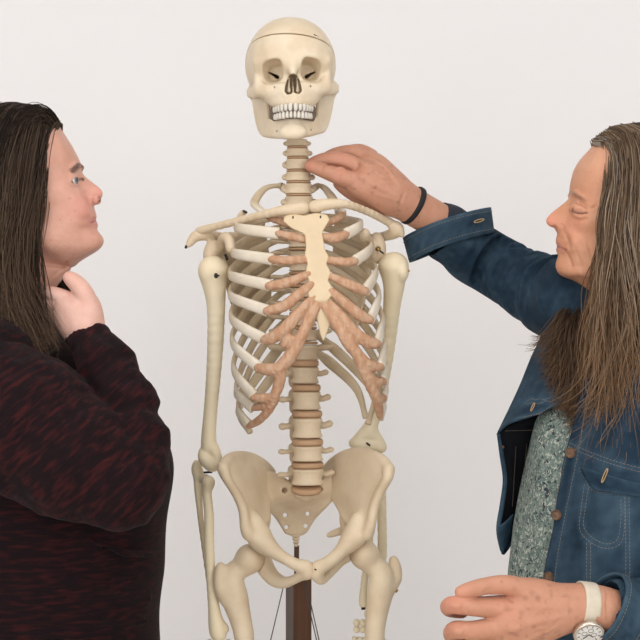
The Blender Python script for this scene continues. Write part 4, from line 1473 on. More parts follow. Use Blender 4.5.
prof = [(59.5, 126.7), (65, 135), (72, 146), (78, 157.5), (80.6, 163.3), (80.6, 168), (82, 172), (85, 176.5), (92.5, 182.5), (99, 187.3), (102.3, 191), (102.9, 194.5),
        (101.3, 198.5), (96.5, 201.8), (93.5, 205), (94.3, 209), (96, 213.5), (96.6, 217.5), (95.2, 220.6), (97.4, 222.4), (98, 225.5), (96.8, 229.5), (99.3, 233), (102.8, 237),
        (103.8, 241), (102.6, 245.2), (98.5, 249.2), (91.5, 253.5), (83, 259), (73, 267), (64, 277)]
face = [p for p in prof if p[1] < 168 or p[1] > 204.9]
face = [p for p in face if p[1] < 168] + [(80.6, 172), (82.5, 178), (85.5, 186), (89, 196)] + [p for p in face if p[1] > 204]
cfgL = dict(
    box=((-60, 345), (112, 98)), profile=prof, face=face, sig=0.044,
    ells=[((20, 162, 0), (0.098, 0.073, 0.083), 0), ((46, 156, 0), (0.048, 0.060, 0.055), 0.02), ((52, 198, 0), (0.058, 0.058, 0.064), 0.02),
          ((58, 195, .040), (0.030, 0.021, 0.022), 0.016), ((55, 228, 0), (0.056, 0.050, 0.040), 0.02), ((86, 238, 0), (0.022, 0.026, 0.018), 0.016),
          ((60, 230, .034), (0.034, 0.020, 0.030), 0.02), ((62, 254, 0), (0.036, 0.036, 0.020), 0.02), ((72, 208, .034), (.020, .014, .020), .018)],
    chains=[([(30, 226, .054), (52, 243, .044), (82, 244, .018)], [.013, .014, .013], .018),
            ([(26, 232, 0), (10, 285, 0), (-12, 345, 0)], [.052, .056, .062], .02),
            ([(32, 190, .070), (30, 205, .070)], [.010, .007], .006)],
    nose_w=[(168, .0065), (178, .0080), (188, .0105), (196, .0125), (205, .0140)],
    detail=[('sub', (80.3, 178.3, .034), (.010, .016, .0095), .008), ('add', (70.4, 180.6, .0315), (.0132, .0136, .0128), .004),
            ('sub', (79.2, 181.1, .0365), (.0105, .0140, .0036), .001),
            ('add', (94.6, 199.2, .0115), (.0085, .0062, .0070), .005), ('sub', (97.8, 199.4, .0085), (.0055, .0050, .0028), .001),
            ('sub', (91.5, 202, .0195), (.005, .003, .006), .006)],
    detail_chains=[('sub', [(97, 220.7, 0), (95, 220.9, .012), (91, 221.3, .024)], [.0012, .0012, .001], .001),
                   ('sub', [(81, 174.8, .024), (77.5, 175, .036), (72, 178.5, .046)], [.0008, .001, .0006], .003),
                   ('add', [(79.5, 165.5, .014), (77, 164.5, .028), (71, 168.5, .046)], [.003, .003, .002], .006)],
    surf=[('sub', [(80, 185.5), (76, 187), (71, 185.5)], .0012, .004),
          ('sub', [(66, 262), (60, 270), (54, 276)], .0015, .005)],
    skin=(0.63, 0.35, 0.262),
    blush_and_shade=[((100, 193, 0), .016, (0.72, 0.33, 0.27), 0.75), ((84, 205, .034), .028, (0.72, 0.33, 0.265), 0.8), ((97, 241, 0), .016, (0.72, 0.38, 0.31), 0.4),
           ((62, 236, .05), .022, (0.60, 0.34, 0.25), 0.4), ((76, 186, .038), .012, (0.66, 0.42, 0.34), 0.5), ((97.6, 199.0, .0115), .0030, (0.16, 0.05, 0.04), 0.95)],  # last entry paints the nostril's shade onto the skin
    lines=[([(81.0, 164.6, .010), (78.5, 164.2, .026), (75.5, 166.3, .038), (71.5, 170.8, .048)], .0026, (0.11, 0.07, 0.055), 0.85),
           ([(97.6, 218.5, 0), (95.8, 219, .012), (91.5, 221, .023)], .0036, (0.56, 0.23, 0.20), 0.9),
           ([(98.4, 223.2, 0), (96.8, 223.2, .012), (91.5, 221.6, .023)], .0038, (0.58, 0.25, 0.21), 0.85),
           ([(81.8, 178.9, .022), (80.0, 177.4, .033), (75, 178.8, .046), (72.5, 181.2, .049)], .0023, (0.06, 0.035, 0.03), 0.95),
           ([(95.6, 220.7, .006), (93.5, 221.0, .016), (91.2, 222.0, .0245)], .0011, (0.26, 0.09, 0.07), 0.85),
           ([(94.5, 196.5, .014), (92.6, 199.5, .017), (93.0, 203.0, .016)], .0010, (0.45, 0.19, 0.14), 0.6)])
Vh, Fh = build_head(HL, cfgL)
Ch = head_colors(HL, Vh, cfgL)
rr = np.random.default_rng(5)
for (mx, my, mv, mr) in ((75, 201, .05, .0022), (66, 222, .055, .0016), (76, 222, .045, .0018), (57, 242, .05, .0022), (80, 213, .04, .0014)):
    c = HL.W(mx, my, mv)
    d = np.linalg.norm((Vh - c)[:, [0, 2]], axis=1) + 10 * (Vh[:, 1] < 0)
    Ch = blend(Ch, 0.4 * np.clip(1.5 - d / mr, 0, 1), (0.42, 0.20, 0.14))
body_parts = [(HL.world(Vh), HL.faces(Fh), Ch)]


# ---- her right hand at the neck
def hand_mesh(palm, chains, h=0.0014, k=0.0018, blur=1, ridges=()):
    """palm: list of chains blended together; chains: fingers, each (px,py,y,r px)"""
    allp = np.array([P(*p[:3]) for c in list(palm) + list(chains) for p in c])
    f = Field(allp.min(0) - 0.05, allp.max(0) + 0.05, h, pad=0.012)
    for c in palm:
        pts = crom([list(P(*p[:3])) + [p[3] / S(p[2])] for p in c], 4)
        f.chain(list(pts[:, :3]), list(pts[:, 3]), 0.010, inner=0.006)
    for c in chains:
        pts = crom([list(P(*p[:3])) + [p[3] / S(p[2])] for p in c], 4)
        f.chain(list(pts[:, :3]), list(pts[:, 3]), k, inner=0.003)
    # tendons, veins and knuckles: laid on the surface that faces the camera
    for rd, depth, rr_, op in ridges:
        pts = []
        for x, y in crom(rd, 4):
            p = P(x, y, depth)
            i, k_ = int(round((p[0] - f.lo[0]) / f.h)), int(round((p[2] - f.lo[2]) / f.h))
            col_ = f.A[min(max(i, 0), f.n[0] - 1), :, min(max(k_, 0), f.n[2] - 1)]
            hit = np.where(col_ < 0)[0]
            if len(hit):
                pts.append(np.array([p[0], f.ax[1][hit[0]], p[2]]))
        if len(pts) > 1:
            e_ = np.sin(np.linspace(0.25, math.pi - 0.25, len(pts)))
            off_r = -0.45 * rr_ if op == 'sub' else 0.45 * rr_
            f.chain([p + np.array([0, off_r, 0]) for p in pts], list(rr_ * e_), 0.0035, op, inner=0.002)
    f.blur(blur)
    return f.mesh()


Vn, Fn = hand_mesh(
    palm=[[(106, 370, -.25, 15), (90, 340, -.218, 17), (82, 318, -.20, 16)],
          [(88, 325, -.205, 15), (88, 308, -.20, 12), (82, 297, -.19, 10)],
          [(80, 325, -.205, 15), (74, 312, -.20, 13), (66, 305, -.19, 11)],
          [(76, 330, -.20, 14), (66, 320, -.19, 12), (58, 316, -.18, 10)]],
    chains=[[(90, 308, -.205, 9.5), (84, 293, -.205, 9.0), (76, 283, -.20, 8.0), (69, 277.5, -.195, 6.2)],
            [(70, 300, -.195, 8.0), (54, 295, -.185, 7.8), (42, 294, -.165, 7), (34, 297, -.14, 6)],
            [(66, 308, -.192, 8), (50, 305, -.182, 7.6), (38, 305, -.162, 7), (30, 307, -.138, 6)],
            [(62, 317, -.185, 8), (48, 315, -.176, 7.4), (36, 315, -.158, 6.6), (28, 316, -.136, 6)],
            [(60, 325, -.178, 7.5), (48, 325, -.17, 6.6), (38, 325, -.154, 6), (30, 325, -.135, 5)]])
Cn = np.tile(np.array([0.70, 0.44, 0.36]), (len(Vn), 1))
Cn = blend(Cn, 0.5 * np.exp(-(np.linalg.norm(Vn - P(70, 278, -.195), axis=1) / 0.02) ** 2), (0.72, 0.36, 0.29))
Cn = blend(Cn, 0.4 * np.exp(-(np.linalg.norm(Vn - P(90, 300, -.205), axis=1) / 0.016) ** 2), (0.72, 0.38, 0.31))
body_parts.append((Vn, Fn, Cn))

# ---- body under the clothes (joins head, arm and legs)
f = Field((PL.location.x - 0.33, YL - 0.36, 0.0), (PL.location.x + 0.36, YL + 0.34, 1.40), 0.009, pad=0.03)
f.chain([P(-10, 335, YL), P(8, 400, YL), P(20, 480, YL), P(15, 600, YL), P(10, 690, YL)], [.06, .12, .13, .13, .14], .02)
f.chain([P(-8, 372, YL), P(-10, 388, -.23)], [.07, .045], .02)
f.chain([P(-8, 372, YL), P(-5, 385, .08)], [.07, .055], .02)
f.chain([P(-14, 396, -.24), P(40, 428, -.30), P(122, 480, -.34), P(128, 430, -.30), P(90, 345, -.22)], [.045, .042, .036, .026, .022], .01)
f.chain([P(-5, 385, .08), P(0, 560, .13), P(50, 690, .10)], [.05, .042, .03], .01)
px0 = PL.location.x
for sy in (-0.10, 0.10):
    f.chain([(px0, YL + sy, 0.74), (px0 + 0.01, YL + sy, 0.45), (px0 - 0.01, YL + sy, 0.08)], [.085, .055, .035], .02)
    f.chain([(px0 - 0.02, YL + sy, 0.04), (px0 + 0.15, YL + sy, 0.03)], [.035, .025], .01)
Vb, Fb = f.mesh()
body_parts.append((Vb, Fb, np.tile(np.array([0.70, 0.44, 0.35]), (len(Vb), 1))))


def join_body(parts, parent):
    off, Vs, Fs, Cs = 0, [], [], []
    for V, Fq, C in parts:
        Vs.append(V); Fs.append(Fq + off); Cs.append(C); off += len(V)
    return mobj('body', np.concatenate(Vs), np.concatenate(Fs), M_SKIN, parent, col=np.concatenate(Cs))


bodyL = join_body(body_parts, PL)
for sg in (1, -1):
    ball_eye(HL, HL.Wn(70.6, 180.6, sg * .0315), .0121, (1.0, 0.38, 0.10), (0.16, 0.19, 0.20), 'eye', PL)

# ---- jumper
M_KNIT = mat('maroon_knit', (0.0075, 0.0030, 0.0042), 0.9, var=(0.040, 0.0068, 0.0068), scale=62, amt=1.0, stretch=(0.55, 0.8, 2.6), rot=(0, -0.75, 0), bump=0.4, bump_scale=240,
             contrast=(0.46, 0.70), sheen=0.02, spec=0.15, detail=5)
M_KNIT2 = mat('maroon_knit_body', (0.0065, 0.0026, 0.0036), 0.9, var=(0.032, 0.0052, 0.0055), scale=60, amt=1.0, stretch=(0.5, 0.7, 3.0), bump=0.4, bump_scale=240,
              contrast=(0.46, 0.72), sheen=0.02, spec=0.15, detail=5)


def jumper_torso():
    f = Field((PL.location.x - 0.36, YL - 0.34, 0.62), (PL.location.x + 0.36, YL + 0.32, 1.36), 0.0045, pad=0.04)
    f.chain([P(-12, 330, YL), P(-4, 352, YL)], [.072, .09], .03)
    f.chain([P(-10, 368, -.25), P(-10, 358, YL), P(-10, 368, .07)], [.072, .085, .072], .03)
    f.ell(P(25, 430, YL), (.165, .19, .15), .04)
    f.ell(P(40, 470, YL), (.185, .185, .17), .05)
    f.ell(P(122, 470, -.075), (.078, .15, .080), .04)
    f.ell(P(42, 560, YL), (.190, .190, .18), .06)
    f.ell(P(34, 660, YL), (.195, .195, .15), .06)
    # far sleeve
    f.chain([P(-8, 380, .09), P(-2, 560, .14), P(48, 680, .11)], [.075, .06, .05], .03)
    # opening for the neck
    f.cone(P(-8, 345, YL), P(12, 290, YL), .060, .066, .006, 'sub')
    for (a, b, r_) in (((60, 560), (150, 600), .008), ((40, 600), (158, 622), .007), ((90, 540), (160, 555), .007)):
        f.chain([P(a[0], a[1], -.27), P(0.5 * (a[0] + b[0]), 0.5 * (a[1] + b[1]) + 6, -.25), P(b[0], b[1], -.17)], [r_ * 0.4, r_, r_ * 0.5], .012)
    f.blur(1)
    return f.mesh()


V, Fq = jumper_torso()
jump = mobj('jumper', V, Fq, M_KNIT2, PL)
jump['label'] = 'dark maroon marled jumper'


def jumper_sleeve():
    f = Field(np.minimum(P(-110, 560, -.46), P(-110, 560, -.10)), np.maximum(P(190, 285, -.46), P(190, 285, -.10)), 0.0034, pad=0.03)
    f.lo
    up = [P(-25, 392, -.255), P(30, 422, -.30), P(82, 458, -.335), P(122, 482, -.35)]
    ur = [.100, .090, .072, .060]
    fo = [P(134, 474, -.335), P(138, 442, -.318), P(126, 402, -.285), P(106, 366, -.248), P(86, 334, -.215)]
    fr = [.053, .040, .038, .037, .032]
    f.chain(up, ur, .0, inner=.03)
    f.chain(fo, fr, .005, inner=.02)
    # sleeve sagging under the arm
    f.chain([P(0, 430, -.30), P(60, 468, -.33), P(118, 492, -.34)], [.085, .064, .050], .03)
    R = random.Random(4)
    fold = []
    for i in range(9):
        fold.append((0.12 + 0.085 * i + R.uniform(-.02, .02), R.uniform(-.07, .02), R.uniform(0.2, 1.2), R.uniform(2.0, 3.4), R.uniform(.005, .008)))
    limb_folds(f, fo, fr, fold, 1, k=.010)
    fold = [(0.72, .05, 2.2, 2.4, .009), (0.62, .06, 2.4, 2.2, .008), (0.82, .03, 2.3, 2.6, .008), (0.5, .05, 2.6, 2.0, .007)]
    limb_folds(f, up, ur, fold, 2, k=.012)
    # cuff opening
    f.cone(P(88, 341, -.22), P(78, 300, -.20), .026, .034, .003, 'sub')
    f.blur(1)
    return f.mesh()


V, Fq = jumper_sleeve()
n = vnoise(V, 26, 9) * 0.0016
V = V + np.stack([n, vnoise(V, 24, 10) * 0.0016, vnoise(V, 30, 12) * 0.0016], 1)
mobj('sleeve', V, Fq, M_KNIT, jump)
# hem seam along the cuff
cc = np.array([P(85.4, 332.5, -.2145) + 0.0345 * (math.cos(a) * np.array([0.9, 0.0, -0.25]) + math.sin(a) * np.array([0.0, 1.0, 0.35])) for a in np.linspace(0, 2 * math.pi, 30)])
M_TROU = mat('dark_trousers', (0.012, 0.012, 0.015), 0.8, bump=0.2)
M_SHOE = mat('dark_shoes', (0.01, 0.01, 0.01), 0.5)


def trousers(parent, yaw=0.0, yc=None, r0=.105, top=0.80, hip=(.16, .15)):
    bx, by = parent.location.x, parent.location.y
    c, s_ = math.cos(yaw), math.sin(yaw)
    f = Field((bx - .28, by - .30, 0.03), (bx + .28, by + .30, top + .08), 0.008, pad=0.03)
    f.ell((bx, by, top - .02), (hip[0], hip[0], .12))
    for sy in (-.10, .10):
        ox, oy = -s_ * sy, c * sy
        f.chain([(bx + ox, by + oy, top - .10), (bx + ox, by + oy, .45), (bx + ox, by + oy, .09)], [r0, .075, .06], .03)
    V, Fq = f.mesh()
    mobj('trousers', V, Fq, M_TROU, parent)
    for sy in (-.10, .10):
        ox, oy = -s_ * sy, c * sy
        f = Field((bx + ox - .25, by + oy - .25, 0.0), (bx + ox + .25, by + oy + .25, .14), 0.006, pad=0.02)
        f.chain([(bx + ox - .03 * c, by + oy - .03 * s_, .06), (bx + ox - .02 * c, by + oy - .02 * s_, .045)], [.05, .044], 0)
        f.chain([(bx + ox - .03 * c, by + oy - .03 * s_, .042), (bx + ox + .10 * c, by + oy + .10 * s_, .042), (bx + ox + .17 * c, by + oy + .17 * s_, .036)], [.042, .042, .034], .02)
        f.box((bx, by, -0.02), (1, 1, .021), 0, 0, 'sub')
        V, Fq = f.mesh()
        mobj('shoe', V, Fq, M_SHOE, parent)


trousers(PL)

# ---- hair
DK = [(0.030, 0.020, 0.014), (0.044, 0.029, 0.020), (0.019, 0.013, 0.010), (0.075, 0.050, 0.034)]
gl = [[(59, 125, .014), (54.5, 138, .044), (49.0, 166, .067), (47, 200, .073), (39, 240, .074), (38, 290, .084), (72, 348, .135)],
      [(50, 114, .008), (44, 126, .052), (37, 160, .078), (29, 205, .084), (22, 250, .085), (24, 300, .092), (52, 358, .16)],
      [(30, 108.5, .006), (22, 121, .056), (13, 156, .083), (8, 205, .088), (6, 255, .088), (8, 305, .105), (12, 358, .16)],
      [(5, 107, .006), (-4, 124, .056), (-14, 160, .083), (-20, 205, .088), (-22, 255, .088), (-20, 310, .115), (-18, 370, .16)],
      [(-28, 120, .0), (-40, 140, .045), (-52, 172, .055), (-58, 215, .06), (-60, 270, .06), (-58, 330, .075), (-55, 392, .09)]]
gr = [[(a, b, -c) for a, b, c in g] for g in gl]
gb = [[(-28, 118, .02), (-44, 140, .03), (-56, 175, .03), (-60, 220, .04), (-62, 280, .05), (-60, 335, .06), (-58, 400, .06)],
      [(-28, 118, -.02), (-44, 140, -.03), (-56, 175, -.03), (-60, 220, -.04), (-62, 280, -.05), (-60, 335, -.06), (-58, 400, -.06)]]
rg = np.random.default_rng(21)
parts = [strands(HL, gl, 4200, rg, colors=DK, tips=(0.17, 0.108, 0.068), rad=0.0008, jit=.0065, wave=.010, clump=60),
         strands(HL, gr, 1500, rg, colors=DK, tips=(0.06, 0.04, 0.028), rad=0.0009, jit=.004),
         strands(HL, gb, 700, rg, colors=DK, tips=(0.06, 0.04, 0.028), rad=0.001)]
# short fine hairs at the hairline and loose strands
parts.append(strands(HL, [[(60, 127, .01), (57, 119, .02), (48, 112, .04), (36, 113, .05), (26, 125, .06), (20, 140, .07), (16, 150, .075)],
                          [(56, 140, .045), (52, 132, .05), (45, 128, .058), (36, 132, .068), (30, 145, .075), (26, 155, .078), (22, 165, .08)]], 260, rg, colors=DK, rad=.0006, rootjit=.002))
parts.append(strands(HL, [[(47, 190, .074), (46, 215, .076), (47, 240, .078), (51, 262, .080), (56, 285, .10), (60, 310, .12), (63, 338, .13)],
                          [(44, 200, .076), (43, 225, .078), (44, 250, .078), (46, 275, .085), (50, 300, .11), (54, 325, .13), (58, 350, .15)]], 30, rg, colors=DK, rad=.0006, jit=.004))
parts.append(strands(HL, [[(34, 215, -.066), (42, 245, -.062), (50, 264, -.058), (58, 278, -.055), (64, 292, -.05), (70, 306, -.05), (72, 322, -.05)],
                          [(24, 215, -.07), (30, 250, -.066), (38, 272, -.06), (46, 288, -.055), (54, 302, -.05), (60, 318, -.05), (64, 332, -.05)]], 420, rg, colors=DK, tips=(0.05, 0.034, 0.024), rad=.0009, jit=.003))
off, Vs, Fs, Cs = 0, [], [], []
for V, Fq, C in parts:
    Vs.append(V); Fs.append(Fq + off); Cs.append(C); off += len(V)
hairL = mobj('hair', np.concatenate(Vs), np.concatenate(Fs), M_HAIR, PL, col=np.concatenate(Cs))
hairL['kind'] = 'stuff'
hairL['label'] = 'long dark brown hair'


def hair_mass(H, box, caps, cut, curtains, parent, color, h=0.003):
    lo = np.minimum(H.W(*box[0]), H.W(*box[1])); hi = np.maximum(H.W(*box[0]), H.W(*box[1]))
    lo[1], hi[1] = -.17, .17
    f = Field(lo, hi, h, pad=.03)
    for c, r, k in caps:
        f.ell(H.W(*c), r, k)
    for G, r in curtains:
        D = patch(np.array([[H.W(*p) for p in row] for row in G]), 8, 6)
        f.splat(D.reshape(-1, 3), r, .008)
    for c, r, k in cut:
        f.ell(H.W(*c), r, k, 'sub')
    f.blur(1)
    V, Fq = f.mesh()
    V2 = V + np.stack([vnoise(V * [1, 1, .25], 60, 31), vnoise(V * [1, 1, .25], 55, 32), 0 * V[:, 0]], 1) * .0012
    return mobj('hair_mass', H.world(V2), H.faces(Fq), M_HAIR, parent, col=np.tile(np.array(color), (len(V), 1)))


cur = lambda g, dv: [[(x - 2, y, v + (dv if v > 0 else -dv)) for x, y, v in row] for row in g]
hm = hair_mass(HL, ((-75, 400), (75, 98)), [((16, 162, 0), (.099, .075, .081), 0)],
               [((72, 190, 0), (.060, .30, .102), .006), ((66, 262, 0), (.046, .3, .055), .004), ((66, 150, 0), (.034, .3, .05), .004), ((60, 285, 0), (.036, .3, .05), .004)],
               [(cur(gl, -.007), .006), (cur(gr, -.007), .006), (cur(gb, -.004), .008)], hairL, (0.020, 0.014, 0.011))
# ================================================================== woman on the right (long greying hair, denim jacket)
YR = -0.20
HR = Head(-1, YR, 625)
PR = empty('person', (0.46, -0.22, 0))
tag(PR, 'woman with long greying brown hair in a denim jacket reaching towards the skeleton', 'person')
FW = np.array([-0.77, -0.64, 0.0])
LF = np.array([0.64, -0.77, 0.0])

prof = [(590, 149.0), (584, 155), (578, 162.5), (573.5, 171), (571.2, 180), (570, 187), (569.6, 192.5), (569.2, 197.5), (566.5, 201), (559.5, 206.5), (553, 211.5), (548.6, 215.5), (546, 219.5), (546.2, 222.8),
        (549, 226.2), (554.5, 228.3), (557.6, 231), (557, 235.5), (555.8, 240.5), (556.4, 244.2), (557.8, 246.3), (556.3, 248.2), (556.3, 251.5), (558.6, 255), (557.2, 259), (555.8, 263.5),
        (556.2, 268.5), (558.6, 273), (563.5, 276.6), (573, 279.5), (582, 285.5), (592, 293), (600, 305)]
face = [p for p in prof if p[1] < 197] + [(569.3, 200), (568, 206), (565.5, 214), (562, 222.5)] + [p for p in prof if p[1] > 230.5]
cfgR = dict(
    box=((735, 345), (536, 112)), profile=prof, face=face, sig=0.046,
    ells=[((632, 190, 0), (0.098, 0.071, 0.087), 0), ((606, 182, 0), (0.050, 0.057, 0.058), 0.02), ((600, 222, 0), (0.056, 0.055, 0.062), 0.02),
          ((592, 220, .041), (0.028, 0.019, 0.020), 0.016), ((600, 252, 0), (0.056, 0.046, 0.034), 0.02), ((574, 266, 0), (0.022, 0.024, 0.016), 0.016),
          ((592, 254, .033), (0.028, 0.016, 0.024), 0.02), ((604, 276, 0), (0.046, 0.038, 0.020), 0.02)],
    chains=[([(622, 250, .052), (602, 268, .042), (574, 270, .016)], [.011, .012, .012], .018),
            ([(624, 255, 0), (630, 300, 0), (640, 345, 0)], [.047, .049, .052], .02),
            ([(622, 214, .069), (624, 230, .069)], [.010, .007], .006)],
    nose_w=[(196, .0060), (206, .0080), (214, .0105), (222, .0125), (231, .0140)],
    detail=[('sub', (568.5, 206, .033), (.008, .016, .0100), .008), ('add', (578.6, 209.2, .0315), (.0130, .0142, .0120), .004),
            ('add', (562.0, 226.2, .0112), (.0085, .0058, .0070), .005), ('sub', (555.0, 227.8, .0070), (.0065, .0042, .0026), .001),
            ('sub', (575, 238, .024), (.005, .004, .012), .007)],
    detail_chains=[('sub', [(555.5, 246.4, 0), (558, 246.8, .012), (563, 248.4, .024)], [.0012, .0012, .001], .001),
                   ('sub', [(573, 201.5, .024), (578, 202, .038), (587, 207, .048)], [.0008, .001, .0006], .003),
                   ('sub', [(574, 217, .026), (580, 219.5, .038), (588, 217.5, .047)], [.0016, .002, .0014], .004),
                   ('sub', [(590, 209, .052), (597, 206, .058)], [.0008, .0006], .004),
                   ('sub', [(590, 212, .052), (597, 213, .058)], [.0008, .0006], .004),
                   ('add', [(573.0, 194.5, .014), (575, 193, .028), (582, 197, .045)], [.002, .002, .0015], .006)],
    surf=[('sub', [(573, 203.5), (578, 203.3), (584, 205.5), (589, 209)], .0014, .0025), ('sub', [(571.5, 209.5), (576, 212), (582, 213.2), (588, 212.6)], .0013, .0015),
          ('add', [(574, 206.8), (579, 207.3), (585, 209.8)], .0026, .003), ('add', [(574, 216.0), (580, 217.6), (586, 216.2)], .0026, .004), ('sub', [(573, 218.5), (579, 220.5), (587, 218.5)], .0015, .004),
          ('sub', [(589, 209.5), (596, 206)], .0010, .002), ('sub', [(590, 212), (597, 212.5)], .0010, .002), ('sub', [(589, 214.5), (595, 218)], .0010, .002),
          ('sub', [(564.5, 230.5), (568, 236), (569.8, 243), (570, 249)], .0011, .004), ('add', [(571, 233), (575, 240), (576, 248)], .0024, .010),
          ('sub', [(565.5, 250), (568.5, 256), (571, 263), (572.5, 270)], .0009, .004), ('sub', [(574.5, 246), (577, 254), (580, 262), (581, 269)], .0009, .004),
          ('sub', [(581, 243), (584, 252), (587, 261)], .0008, .004), ('sub', [(587, 240), (590, 250), (592, 259)], .0011, .004), ('add', [(572, 273), (580, 272), (588, 276)], .0034, .008),
          ('sub', [(566, 237), (568, 240)], .0008, .002), ('sub', [(560, 236), (560.4, 241)], .0007, .002), ('sub', [(562.5, 236.5), (562.8, 242)], .0007, .002),
          ('sub', [(578, 284), (586, 289), (594, 291)], .0014, .004)],
    skin=(0.57, 0.282, 0.165),
    blush_and_shade=[((548.5, 221, 0), .014, (0.70, 0.27, 0.19), 0.85), ((574, 226, .034), .024, (0.68, 0.30, 0.20), 0.6), ((558, 266, 0), .014, (0.66, 0.31, 0.21), 0.35),
           ((580, 258, .04), .022, (0.58, 0.30, 0.19), 0.5), ((580, 208, .036), .012, (0.62, 0.33, 0.24), 0.5), ((592, 165, .03), .03, (0.68, 0.40, 0.28), 0.5),
           ((553.6, 226.6, .0105), .0030, (0.16, 0.05, 0.035), 0.95)],  # nostril shade painted as a dark spot in the skin colour
    lines=[([(570.3, 192.6, .010), (572.5, 191.5, .026), (578, 195.5, .040), (585, 200.5, .048)], .0024, (0.30, 0.18, 0.125), 0.6),
           ([(555, 244.2, 0), (557, 244.5, .012), (562.5, 247.8, .023)], .0030, (0.50, 0.20, 0.16), 0.75),
           ([(555, 249.3, 0), (557, 249.3, .012), (562.5, 248.6, .023)], .0030, (0.54, 0.23, 0.18), 0.7),
           ([(571.0, 209, .022), (572.5, 211.5, .034), (580, 213.5, .045), (586, 213, .049)], .0015, (0.10, 0.05, 0.04), 0.85),
           ([(571.5, 203.5, .024), (577, 204, .036), (586, 209, .047)], .0014, (0.36, 0.18, 0.12), 0.5),
           ([(564, 231, .019), (567.5, 237, .026), (569, 246, .031)], .0016, (0.40, 0.19, 0.12), 0.35),
           ([(566, 250, .028), (570, 257, .032), (573, 265, .034)], .0016, (0.40, 0.19, 0.12), 0.4),
           ([(557.6, 246.5, .006), (561, 247.3, .016), (566, 249.8, .0255)], .0011, (0.26, 0.09, 0.065), 0.8),
           ([(561.5, 223.5, .014), (564.3, 226.5, .017), (563.6, 229.8, .016)], .0010, (0.42, 0.17, 0.11), 0.6)])
Vh, Fh = build_head(HR, cfgR)
Ch = head_colors(HR, Vh, cfgR)
body_parts = [(HR.world(Vh), HR.faces(Fh), Ch)]

SKH = np.array([0.50, 0.255, 0.165])


def spots(V, C, rng, ok, n, rgb=(0.34, 0.16, 0.10), rr=(.0016, .0034)):
    idx = np.where(ok)[0]
    for i in rng.choice(idx, n):
        r = rng.uniform(*rr)
        d = np.linalg.norm((V - V[i]) * rng.uniform(0.7, 1.3, 3), axis=1)
        C = blend(C, rng.uniform(0.25, 0.62) * np.clip(1.4 - d / r, 0, 1), rgb)
    return C


# ---- right hand reaching to the neck bones
Vn, Fn = hand_mesh(
    palm=[[(462, 238, .05, 19), (434, 219, .032, 17.5), (412, 206, .015, 17.5), (392, 193, .0, 19), (370, 178, -.005, 17)],
          [(390, 199, .0, 16), (368, 190, -.010, 13), (354, 184, -.012, 9.5)],
          [(392, 186, .005, 15), (376, 167, .012, 12), (366, 160, .02, 8)]],
    chains=[[(362, 184, -.013, 10.0), (340, 177, -.018, 8.0), (322, 170, -.016, 6.8), (310, 165.8, -.012, 5.6)],
            [(364, 170, .002, 9), (342, 161, .002, 8.2), (326, 160, .004, 7.2), (313, 163, .006, 5.8)],
            [(367, 160, .02, 8.5), (353, 152.5, .026, 7.2), (337, 154, .03, 6.4), (325, 159, .03, 5.6)],
            [(371, 157, .036, 8.0), (360, 151, .044, 6.6), (348, 151.5, .05, 5.8)],
            [(384, 202, .012, 11.5), (366, 197, .002, 10.0), (351, 190, .012, 8.6), (340, 183, .02, 7)]],
    ridges=[([(398, 200), (380, 190), (362, 181)], 0, .0032, 'add'), ([(398, 193), (382, 179), (366, 168)], 0, .0032, 'add'), ([(400, 188), (386, 170), (372, 159)], 0, .003, 'add'),
            ([(402, 205), (388, 199), (374, 196)], 0, .0022, 'add'), ([(364, 180), (360, 179), (356, 180)], 0, .005, 'add'), ([(367, 167), (363, 165), (359, 166)], 0, .0048, 'add'),
            ([(345, 172), (340, 171), (335, 171.5)], 0, .004, 'add'), ([(341, 171), (339, 176), (338, 182)], 0, .0013, 'sub'), ([(338, 171), (336, 175), (335, 180)], 0, .0012, 'sub'),
            ([(324, 166), (322, 170), (321, 175)], 0, .0012, 'sub'), ([(352, 171), (340, 167), (328, 165.5), (318, 164)], 0, .0016, 'sub'),
            ([(404, 192), (400, 203), (398, 214)], 0, .001, 'sub'), ([(392, 184), (378, 186), (368, 190)], 0, .0016, 'add')])
Cn = np.tile(SKH, (len(Vn), 1))
for p, r_, a_ in (((308, 165, -.012), .018, .7), ((340, 175, -.02), .014, .5), ((341, 158, -.005), .016, .4), ((358, 180, -.012), .016, .3)):
    Cn = blend(Cn, a_ * np.exp(-(np.linalg.norm(Vn - P(*p), axis=1) / r_) ** 2), (0.66, 0.28, 0.20))
rs = np.random.default_rng(3)
pxn = 320 + Vn[:, 0] * S(0)
Cn = spots(Vn, Cn, rs, (pxn > 352) & (pxn < 425) & (Vn[:, 1] < 0.01), 70)
body_parts.append((Vn, Fn, Cn))

